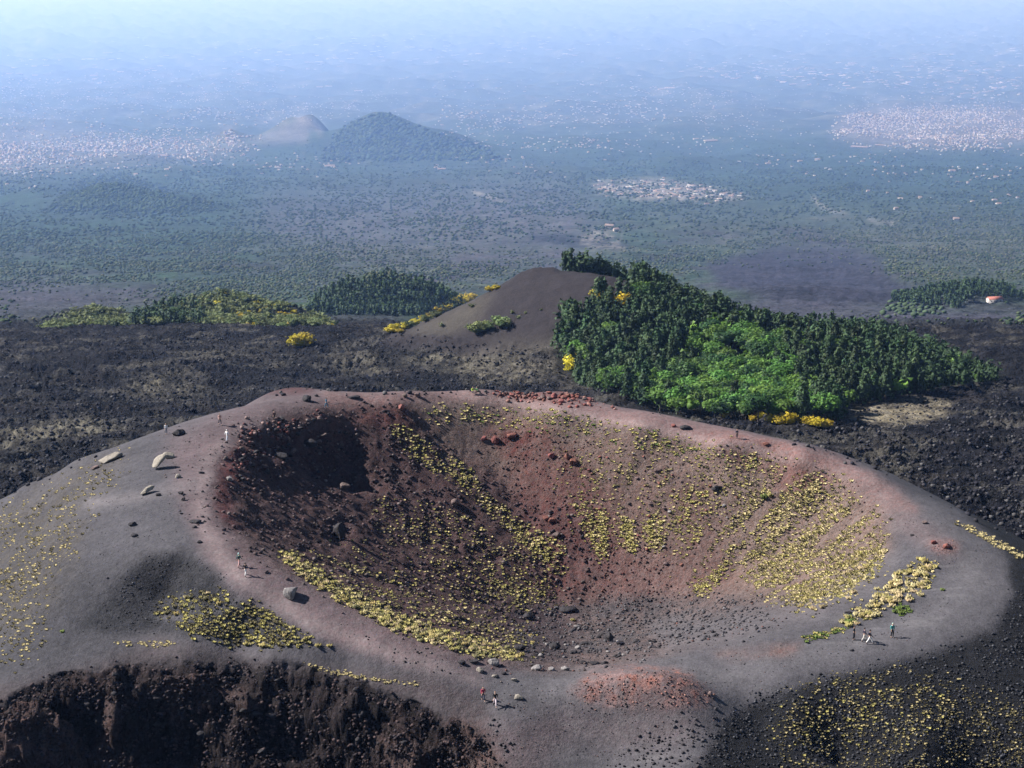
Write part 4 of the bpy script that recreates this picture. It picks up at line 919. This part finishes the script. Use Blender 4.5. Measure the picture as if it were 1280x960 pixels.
# more loose rocks one could pick out, alike within their zones
mr = [[mk('rock', *(lambda vf: (vf[0]*.5, vf[1]))(rockmesh(500+i, I1, 8, .18, .8)), M[s_], linkit=False) for i in range(4)] for s_ in ('dark_stone', 'brown_stone', 'red_stone', 'grey_stone')]
def rocks(mask, n, s0, s1, kinds, lab, grp):
    px, py = sample_px(mask, n); x, y, z = hit(px, py)
    for i in range(n):
        if y[i] > 420: continue
        s = rng.uniform(s0, s1); o = link(bpy.data.objects.new('rock', mr[kinds[rng.integers(len(kinds))]][rng.integers(4)])); o.location = (x[i], y[i], z[i]+s*.15)
        o.rotation_euler = (rng.uniform(-.4, .4), rng.uniform(-.4, .4), rng.uniform(0, 6.28)); o.scale = (s*rng.uniform(.9, 1.4), s, s*rng.uniform(.6, 1)); tag(o, lab, 'rock', grp)
rocks(zone([(622,488),(725,492),(745,502),(640,498)], 2), 38, .5, 1.3, [2, 2, 1], 'red rock in the heap along the far rim of the crater', 'red rocks on the far rim')
rocks(zone([(300,575),(345,530),(420,520),(440,545),(330,600),(290,600)], 5), 40, .5, 1.2, [0, 1, 0], 'dark rock sticking out under the left rim of the crater', 'dark rocks under the left rim')
rocks(zone([(730,790),(800,790),(850,800),(770,825),(660,828),(650,800)], 5), 30, .4, 1.0, [0, 0, 3], 'loose dark rock on the near part of the crater floor', 'loose rocks on the crater floor')
rocks(zone([(60,870),(200,850),(420,860),(560,910),(560,955),(20,955)], 12), 30, .5, 1.1, [0, 0, 0], 'jagged dark rock in the wall of the lower black crater', 'rocks in the lower crater wall')
rocks(zone([(700,560),(900,590),(960,640),(860,700),(760,660)], 14), 40, .35, .8, [1, 2, 1, 3], 'small brown rock on the far inner wall of the crater', 'small rocks on the far wall')
rocks(zone([(200,560),(280,530),(380,505),(360,515),(270,580),(250,680),(215,660)], 8), 26, .2, .5, [0, 0, 1], 'small dark stone strewn on the path at the left rim', 'stones on the left rim')

# ------------------------------------------------------------------ walkers
def skin(name, verts, edges, radii, root=0, sub=1, flat=None):
    me = bpy.data.meshes.new(name); me.from_pydata(verts, edges, []); o = bpy.data.objects.new(name, me); SC.collection.objects.link(o)
    md = o.modifiers.new('s', 'SKIN'); md.branch_smoothing = .6
    sv = me.skin_vertices[0].data
    for i, r_ in enumerate(radii):
        sv[i].radius = (r_, r_) if not isinstance(r_, tuple) else r_
        sv[i].use_root = (i == root)
    if sub: s2 = o.modifiers.new('u', 'SUBSURF'); s2.levels = sub; s2.render_levels = sub
    dg = bpy.context.evaluated_depsgraph_get(); m = bpy.data.meshes.new_from_object(o.evaluated_get(dg)); bpy.data.objects.remove(o)
    m.name = name; m.polygons.foreach_set('use_smooth', [True]*len(m.polygons)); m.materials.clear(); m.materials.append(None); return m
def human(pose):
    """meshes of a person about 1.74 m tall facing -Y with the feet on z = 0"""
    sit = pose == 'sit'; st = {'stand': .03, 'walk': .24, 'stride': .33, 'sit': 0}[pose]; dz = -.50 if sit else -.02*(st > .2)
    pel = (0, 0, .94+dz); wa = (0, 0, 1.10+dz); ch = (0, -.01, 1.28+dz); nk = (0, -.005, 1.46+dz); hb = (0, -.02, 1.54+dz); hd = (0, -.03, 1.63+dz); ht = (0, -.02, 1.70+dz)
    V = [pel, wa, ch, nk, hb, hd, ht]; E = [(0,1),(1,2),(2,3),(3,4),(4,5),(5,6)]; Rr = [(.135,.10), (.12,.09), (.145,.10), .052, .062, (.078,.092), .066]
    nose = len(V); V.append((0, -.135, 1.615+dz)); E.append((5, nose)); Rr.append(.013)
    for s in (-1, 1): V.append((s*.085, -.02, 1.62+dz)); E.append((5, len(V)-1)); Rr.append(.014)
    legs = []; arms = []
    for s in (-1, 1):
        f = s*st
        if sit: kn, an, to = (s*.12, -.40, .46), (s*.13, -.42, .09), (s*.14, -.60, .05)
        else:
            kn = (s*.10, -f*.55-.03, .50); an = (s*.10, -f*1.0+(.05 if f < 0 else 0), .09+(.05 if f < -.2 else 0)); to = (s*.11, an[1]-.17, .035+(0 if f >= -.2 else -.0))
        hip = (s*.085, 0, .88+dz); legs.append((hip, kn, an, to))
        o = len(V); V += [hip, kn, an, to]; E += [(0, o), (o, o+1), (o+1, o+2), (o+2, o+3)]; Rr += [.088, .058, .042, .035]
        sh = (s*.175, 0, 1.41+dz); el = (s*.235, .02+f*.4, 1.14+dz); ha = (s*.225, -.10+f*.8, .93+dz)
        if pose == 'sit': el = (s*.24, -.08, 1.15+dz); ha = (s*.13, -.30, 1.03+dz)
        arms.append((sh, el, ha)); o = len(V); V += [sh, el, ha]; E += [(2, o), (o, o+1), (o+1, o+2)]; Rr += [.055, .042, .028]
        d = (Vector(ha)-Vector(el)).normalized(); pl_ = Vector(ha)+d*.07; p = len(V); V.append(tuple(pl_)); E.append((o+2, p)); Rr.append((.036, .018))
        for q, (off, ln) in enumerate(((-.03, .065), (-.01, .08), (.01, .075), (.028, .055))):
            a = pl_+Vector((0, off, 0))+d*.03; b = a+d*ln*.5+Vector((-s*.006, 0, 0)); c = b+d*ln*.5+Vector((-s*.02, 0, 0)); i = len(V); V += [tuple(a), tuple(b), tuple(c)]; E += [(p, i), (i, i+1), (i+1, i+2)]; Rr += [.009, .009, .007]
        i = len(V); th = Vector(ha)+d*.02+Vector((-s*.02, -.035, 0)); V += [tuple(th), tuple(th+d*.045+Vector((-s*.01, -.012, 0)))]; E += [(o+2, i), (i, i+1)]; Rr += [.011, .009]
    out = {'body': skin('body', V, E, Rr, 0, 1)}
    # trousers: pelvis and legs to the ankle
    V = [pel, (0, 0, 1.04+dz)]; E = [(0, 1)]; Rr = [(.15, .115), (.135, .10)]
    for hip, kn, an, to in legs:
        o = len(V); V += [hip, kn, (an[0], an[1], an[2]+.04)]; E += [(0, o), (o, o+1), (o+1, o+2)]; Rr += [.104, .078, .066]
    out['trousers'] = skin('trousers', V, E, Rr)
    V = [(0, 0, .98+dz), wa, ch, (0, -.005, 1.43+dz)]; E = [(0,1),(1,2),(2,3)]; Rr = [(.155,.12), (.145,.115), (.165,.125), .075]
    for sh, el, ha in arms:
        o = len(V); V += [sh, el, tuple(Vector(el).lerp(Vector(ha), .85))]; E += [(2, o), (o, o+1), (o+1, o+2)]; Rr += [.072, .056, .043]
    out['jacket'] = skin('jacket', V, E, Rr, 1)
    for i, (hip, kn, an, to) in enumerate(legs):
        out['shoe%d' % i] = skin('shoe', [(an[0], an[1]+.03, an[2]-.04), (an[0], an[1]-.07, max(.045, an[2]-.06)), (to[0], to[1]-.02, max(.035, to[2]))], [(0,1),(1,2)], [.05, .048, .042], 0, 1)
    out['hair'] = skin('hair', [(0, .02, 1.60+dz), (0, .0, 1.68+dz), (0, -.04, 1.71+dz), (0, .045, 1.52+dz)], [(0,1),(1,2),(0,3)], [(.085,.075), (.085,.085), .06, .05], 0, 1)
    out['backpack'] = skin('backpack', [(0, .17, 1.08+dz), (0, .18, 1.25+dz), (0, .16, 1.40+dz)], [(0,1),(1,2)], [(.13,.09), (.14,.10), (.10,.07)], 0, 1)
    return out
POSE = {k: human(k) for k in ('stand', 'walk', 'stride', 'sit')}
SKIN_ = simple('skin', (.42, .26, .19), rough=.6); HAIRM = simple('hair_brown', (.03, .02, .014), rough=.6); SHOE = simple('shoe_dark', (.05, .045, .045), rough=.7)
blk = (.018,.018,.02); wht = (.62,.60,.60); gry = (.22,.22,.24)
PE = [(208,543,13,'stand',0,wht,gry,0,None,'person in a white top standing at the left edge of the plateau'),
(275,531,14,'walk',.5,(.5,.30,.26),(.05,.05,.06),1,None,'person in a salmon pink top and dark trousers on the left rim'),
(284,552,16,'walk',2.5,(.75,.74,.74),(.50,.52,.58),0,(.6,.58,.55),'person dressed all in white walking on the left rim path'),
(343,527,13,'stand',.3,(.10,.045,.04),(.05,.04,.04),0,None,'person in dark reddish clothes standing on the left rim'),
(408,510,13,'walk',1.2,(.03,.16,.26),(.03,.10,.16),0,None,'person in blue green clothes on the far left rim'),
(299,709,19,'walk',2.6,(.012,.075,.055),(.45,.26,.24),1,(.35,.55,.55),'person in a dark green top and pale cap walking on the near left path'),
(307,720,17,'stride',2.9,blk,(.60,.58,.56),0,None,'person in a black top and white trousers beside the one in green'),
(604,876,19,'walk',.2,(.34,.035,.07),(.03,.035,.06),1,None,'person in a red top with dark trousers on the front path'),
(619,883,28,'stride',0,blk,(.62,.52,.54),1,None,'person in a black top and light pinkish trousers, tallest on the front path'),
(1067,800,19,'stand',1.2,blk,(.02,.02,.025),0,None,'person dressed all in black at the left of the right hand group'),
(1080,802,18,'walk',1.6,(.05,.04,.06),(.45,.42,.38),0,None,'person with a dark top and beige trousers in the middle of the right hand group'),
(1087,805,20,'stride',1.4,(.02,.02,.03),(.62,.60,.58),1,None,'person with a black top and white trousers in the right hand group'),
(1115,797,23,'stand',.3,(.05,.26,.24),blk,1,(.30,.50,.42),'person in a teal top with dark trousers and a white bag right of the group'),
(921,548,10,'stand',.3,(.05,.05,.08),(.03,.03,.04),1,None,'person in dark clothes standing on the far right rim'),
(591,492,9,'sit',.2,(.40,.52,.06),(.04,.04,.05),0,None,'person in a lime yellow jacket sitting on the far rim'),
(596,492,9,'sit',-.3,(.10,.20,.10),(.02,.02,.02),1,None,'person in a dark green jacket sitting on the far rim')]
x, y, z = at_px([(p[0], p[1]) for p in PE])
for i, (px_, py_, hp, pose, rz, top, leg, pack, hat, lab) in enumerate(PE):
    r_ = link(bpy.data.objects.new('person', None)); r_.empty_display_size = .3
    s_ = 1.0 if pose == 'sit' else min(1.12, max(.86, hp*math.hypot(x[i], y[i])*1.06/FPX/1.74/.93)); s_ = 1.0+(s_-1.0)*.8
    r_.location = (x[i], y[i], z[i]); r_.rotation_euler = (0, 0, rz); r_.scale = (s_,)*3; tag(r_, lab, 'person', 'walkers on the crater rim')
    P_ = POSE[pose]; white_bag = (i == 12)
    for nm, me, mt in (('body', P_['body'], SKIN_), ('trousers', P_['trousers'], cloth(leg)), ('jacket', P_['jacket'], cloth(top)), ('shoe', P_['shoe0'], SHOE), ('shoe', P_['shoe1'], SHOE), ('hair' if not hat else 'cap', P_['hair'], cloth(hat) if hat else HAIRM)) + ((('backpack', P_['backpack'], cloth(wht if white_bag or i == 8 else (.06,.05,.07))),) if pack else ()):
        o = link(bpy.data.objects.new(nm, me), r_); o.material_slots[0].link = 'OBJECT'; o.material_slots[0].material = mt

# ------------------------------------------------------------------ scrub and woods of the plain, past counting
BV = np.array([(0,0,1),(.8,0,.45),(.25,.76,.5),(-.65,.47,.4),(-.65,-.47,.5),(.25,-.76,.4),(.45,0,-.1),(-.3,.4,-.1),(-.3,-.4,-.1)]); BF = np.array([(0,1,2),(0,2,3),(0,3,4),(0,4,5),(0,5,1),(1,6,2),(2,6,7),(2,7,3),(3,7,8),(3,8,4),(4,8,5),(5,8,6),(5,6,1)])
def scrub(mask, n, s0, s1, cols, name='scrub', nz=None, ymin=800):
    px, py = sample_px(mask, n); x, y, z = hit(px, py); k = (y > ymin) & (y < 30000)
    if nz is not None: k &= fbm(x/nz, y/nz/1.4, 79, 4, .6) > rng.uniform(-.30, .22, len(x))
    x, y, z = x[k], y[k], z[k]; s = rng.uniform(s0, s1, len(x))*np.clip(y/2200, .8, 3.2)**.6; col = np.array(cols)[rng.integers(0, len(cols), len(x))]*rng.uniform(.6, 1.5, (len(x), 1))
    P_, F_, idd = tile(BV, BF, np.c_[x, y, z], np.c_[s, s, s*rng.uniform(.6, 1.0, len(x))], rng.uniform(0, 6.28, len(x)))
    tag(mk(name, P_, F_, M['scrubcol'], cols=col[idd]), kind='stuff')
gc = [(.020,.036,.016),(.030,.045,.018),(.045,.058,.026),(.018,.030,.018)]; yc = [(.060,.068,.040),(.045,.056,.032),(.075,.078,.048),(.028,.040,.020)]
scrub(zone([(-10,300),(300,290),(700,330),(1290,260),(1290,350),(1100,345),(880,330),(800,360),(700,330),(560,350),(380,375),(250,372),(100,350),(-10,352)], 10)*(1-.93*zone([(870,335),(955,306),(1065,304),(1105,320),(1112,345),(1160,372),(1120,385),(900,385)], 4)), 27000, 1.5, 3.3, yc+gc, nz=140)
scrub(zone([(-10,200),(1290,195),(1290,275),(1000,275),(700,290),(-10,310)], 14), 24000, 2.0, 4.6, gc, nz=260)
scrub(zone([(60,262),(110,226),(160,222),(200,236),(245,264)], 4), 2200, 3, 6, gc[:2], 'woodland')
scrub(zone([(400,200),(415,175),(440,152),(475,142),(520,160),(600,182),(625,200)], 2), 1800, 6, 11, gc[:2], 'woodland')
scrub(zone([(860,400),(1280,400),(1280,480),(1200,470)], 10)+zone([(0,380),(200,372),(230,385),(60,412),(0,415)], 8), 900, .9, 2.0, yc+gc, nz=60)
scrub(zone([(1098,390),(1110,382),(1170,380),(1180,390),(1140,396)], 3), 70, 3, 5, [(.04,.06,.03),(.03,.045,.025)])

n_ = 9000; yy = 800*(10**rng.uniform(0, 1.0, n_)); uu = rng.uniform(.30, .62, n_)*rng.choice([-1, 1], n_); xx = uu*yy
kk = fbm(xx/200, yy/280, 79, 4, .6) > rng.uniform(-.3, .22, n_); xx, yy = xx[kk], yy[kk]; s_ = rng.uniform(1.6, 4, len(xx))*np.clip(yy/2200, .8, 3.2)**.6
P_, F_, idd = tile(BV, BF, np.c_[xx, yy, gz(xx, yy)], np.c_[s_, s_, s_*.8], rng.uniform(0, 6.28, len(xx)))
tag(mk('scrub', P_, F_, M['scrubcol'], cols=(np.array(gc)[rng.integers(0, 4, len(xx))]*rng.uniform(.6, 1.5, (len(xx), 1)))[idd]), kind='stuff')

# ------------------------------------------------------------------ towns
HV = np.array([(-.5,-.5,-.3),(.5,-.5,-.3),(.5,.5,-.3),(-.5,.5,-.3),(-.5,-.5,.6),(.5,-.5,.6),(.5,.5,.6),(-.5,.5,.6),(-.55,0,1),(.55,0,1),(-.55,-.56,.57),(.55,-.56,.57),(.55,.56,.57),(-.55,.56,.57)])
HF = np.array([(0,1,5),(0,5,4),(1,2,6),(1,6,5),(2,3,7),(2,7,6),(3,0,4),(3,4,7),(10,11,9),(10,9,8),(12,13,8),(12,8,9),(4,8,7),(5,6,9)]); HROOF = np.array([0]*8+[1]*6)
walls = [(.40,.36,.33),(.46,.43,.41),(.36,.31,.27),(.55,.53,.52),(.30,.25,.22)]; roofs = [(.25,.17,.14),(.30,.23,.20),(.38,.36,.36),(.20,.15,.13)]
HSE = []
def town(mask, n, w0, w1, h0, h1, lab, grp, nz=None):
    px, py = sample_px(mask, n); x, y, z = hit(px, py); k = y > 3000
    if nz is not None: k &= fbm(x/nz, y/nz/1.5, 72, 4, .6) > rng.uniform(-.25, .4, len(x))
    x, y, z = x[k], y[k], z[k]
    for i in range(len(x)): q_ = .65+.5*rng.uniform()**3; HSE.append((x[i], y[i], z[i], q_*rng.uniform(w0, w1), q_*rng.uniform(w0, w1)*.7, rng.uniform(h0, h1)*.7, lab, grp))
gt = 'houses of the far towns'
town(TOWN2**1.5, 5200, 10, 20, 8, 15, 'pale house of the dense far town at the right', gt, 700)
town(zone([(820,175),(900,160),(1060,165),(1290,185),(1290,240),(1100,235),(950,200)], 14), 420, 9, 18, 6, 10, 'pale house scattered in the trees below the dense right hand town', gt, 900)
town(zone([(-10,105),(480,110),(560,135),(300,150),(255,185),(-10,220)], 12), 3600, 9, 17, 6, 10, 'small hazy house of the suburbs spread above the left hand town', gt, 1500)
town(zone([(560,130),(1290,95),(1290,150),(1030,150),(780,175),(560,185)], 12), 2600, 9, 18, 6, 10, 'small hazy house in the fields left of the dense right hand town', gt, 1200)
town(TOWN1, 3200, 10, 20, 8, 14, 'pale house of the far town spread at the left', gt, 1400)
town(zone([(-10,185),(120,190),(300,196),(420,196),(560,206),(420,212),(200,210),(-10,225)], 5), 420, 10, 20, 6, 10, 'small white house at the lower edge of the left hand town', gt, 800)
town(zone([(560,178),(740,165),(800,185),(700,205),(600,200)], 12), 340, 10, 22, 6, 10, 'pale house in the woods right of the wooded far hills', gt, 900)
town(zone([(540,105),(720,100),(960,125),(900,150),(660,150),(540,140)], 12), 900, 18, 34, 8, 14, 'pale building of the hazy villages in the middle distance', gt, 3000)
town(zone([(-10,100),(300,90),(420,120),(300,155),(-10,160)], 14), 1300, 16, 34, 8, 14, 'pale building of the hazy left suburbs', gt, 3000)
town(zone([(800,62),(1290,70),(1290,118),(940,112)], 10), 700, 30, 90, 8, 14, 'large pale building on the hazy plain at the right', gt, 4000)
town(zone([(-10,40),(1290,30),(1290,95),(-10,95)], 12), 1200, 40, 150, 8, 18, 'hazy pale building on the far plain', gt, 7000)
town(zone([(742,226),(830,224),(905,238),(930,247),(880,250),(745,240)], 3), 150, 10, 26, 4, 9, 'pale shed in the bright quarry in the middle of the plain', 'sheds in the quarry')
SP = [(888,176,90),(870,174,40),(1075,184,110),(1100,182,60),(552,212,40),(412,208,50),(545,210,20),(762,284,22),(770,289,14),(1085,240,14),(1190,214,30),(1245,222,22),(1250,186,40),(205,195,60),(135,66,160),(150,64,120),(1022,200,30),(1150,248,14),(1000,202,26),(1120,262,14),(960,205,30),(1195,275,18)]
x, y, z = at_px([(a, b) for a, b, _ in SP])
for i, (a, b, wd) in enumerate(SP): HSE.append((x[i], y[i], z[i], wd, wd*.6, 9, 'long white roofed hall standing out among the small far houses', 'large halls on the plain'))
HSE.sort(key=lambda a: -a[3]*(8 if a[7] == 'large halls on the plain' else 1)/a[1])
def housecol(i): return np.where(HROOF[:, None] == 1, np.array(roofs[i % 4]), np.array(walls[i % 5]))
hm = [mk('house', HV, HF, M['housecol'], cols=housecol(i*3+1), linkit=False) for i in range(6)]
for i, (x_, y_, z_, w1_, d1, h1, lab, grp) in enumerate(HSE[:298]):
    o = link(bpy.data.objects.new('house', hm[2 if 'hall' in lab else i % 6])); o.location = (x_, y_, z_); o.rotation_euler = (0, 0, rng.uniform(-.5, .5)); o.scale = (w1_, d1, h1); tag(o, lab, 'house', grp)
A_ = np.array([h_[:6] for h_ in HSE[298:]]); P_, F_, idd = tile(HV, HF, A_[:, :3], A_[:, 3:6], rng.uniform(-.8, .8, len(A_)))
cc = np.concatenate([housecol(i) for i in range(20)]).reshape(20, len(HV), 3); cc = cc[rng.integers(0, 20, len(A_))]*rng.uniform(.7, 1.15, (len(A_), 1, 1))
tag(mk('town', P_, F_, M['housecol'], cols=cc.reshape(-1, 3)), kind='stuff')
# farmhouse near the right edge
x, y, z = at_px([(1243, 377)]); f_ = link(bpy.data.objects.new('farmhouse', None)); f_.location = (x[0], y[0], z[0]); f_.rotation_euler = (0, 0, .25); f_.scale = (.72, .72, .72); tag(f_, 'small pale farmhouse with a red roof beside the far pine wood', 'farmhouse')
W_ = simple('plaster', (.38,.35,.33)); Rf = simple('roof_tile', (.32,.12,.09), noise=(1, .3)); Wn = simple('window_dark', (.03,.03,.04), rough=.3)
def boxm(x0, x1, y0, y1, z0, z1): return [(x0,y0,z0),(x1,y0,z0),(x1,y1,z0),(x0,y1,z0),(x0,y0,z1),(x1,y0,z1),(x1,y1,z1),(x0,y1,z1)], [(0,3,2,1),(4,5,6,7),(0,1,5,4),(1,2,6,5),(2,3,7,6),(3,0,4,7)]
wv = [(-9,-4,-2),(9,-4,-2),(9,4,-2),(-9,4,-2),(-9,-4,3.6),(9,-4,3.6),(9,4,3.6),(-9,4,3.6),(-9,0,5.8),(9,0,5.8)]
mk('wall', wv, [(0,1,5),(0,5,4),(1,2,6),(1,6,5),(2,3,7),(2,7,6),(3,0,4),(3,4,7),(4,8,7),(5,6,9),(4,5,9),(4,9,8),(6,7,8),(6,8,9)], W_, f_)
rv = [(-9.6,-4.7,3.4),(9.6,-4.7,3.4),(9.6,0,6.1),(-9.6,0,6.1),(9.6,4.7,3.4),(-9.6,4.7,3.4),(-9.6,-4.7,3.6),(9.6,-4.7,3.6),(9.6,0,6.35),(-9.6,0,6.35),(9.6,4.7,3.6),(-9.6,4.7,3.6)]
mk('roof', rv, [(6,7,8,9),(9,8,10,11),(0,3,2,1),(3,5,4,2),(0,1,7,6),(4,5,11,10),(1,2,8,7),(2,4,10,8),(0,6,9,3),(3,9,11,5)], Rf, f_)
for wx_ in (-6, -2, 2, 6): mk('window', *boxm(wx_-.6, wx_+.6, -4.08, -3.9, .8, 2.2), Wn, f_)
mk('door', *boxm(-.4, .6, -4.06, -3.9, 0, 2.1), Wn, f_)
# ------------------------------------------------------------------ haze
hz = 0
def haze_box():
    x = 260000.0; y0, y1, z0, z1 = -2000.0, 175000.0, -2300.0, HC+25
    V = [(-x,y0,z0),(x,y0,z0),(x,y1,z0),(-x,y1,z0),(-x,y0,z1),(x,y0,z1),(x,y1,z1),(-x,y1,z1)]
    F = [(0,3,2,1),(4,5,6,7),(0,1,5,4),(1,2,6,5),(2,3,7,6),(3,0,4,7)]
    m = bpy.data.materials.new('haze'); m.use_nodes = True; t = m.node_tree; t.nodes.clear()
    o = t.nodes.new('ShaderNodeOutputMaterial'); v = t.nodes.new('ShaderNodeVolumePrincipled')
    v.inputs['Color'].default_value = HAZECOL; v.inputs['Density'].default_value = HAZEDEN; v.inputs['Anisotropy'].default_value = .3; v.inputs['Absorption Color'].default_value = (.64, .50, 1, 1)
    t.links.new(v.outputs[0], o.inputs['Volume'])
    tag(mk('haze', V, F, m), kind='stuff')
HAZECOL = (.31, .51, .99, 1); HAZEDEN = 4.5e-5
haze_box()
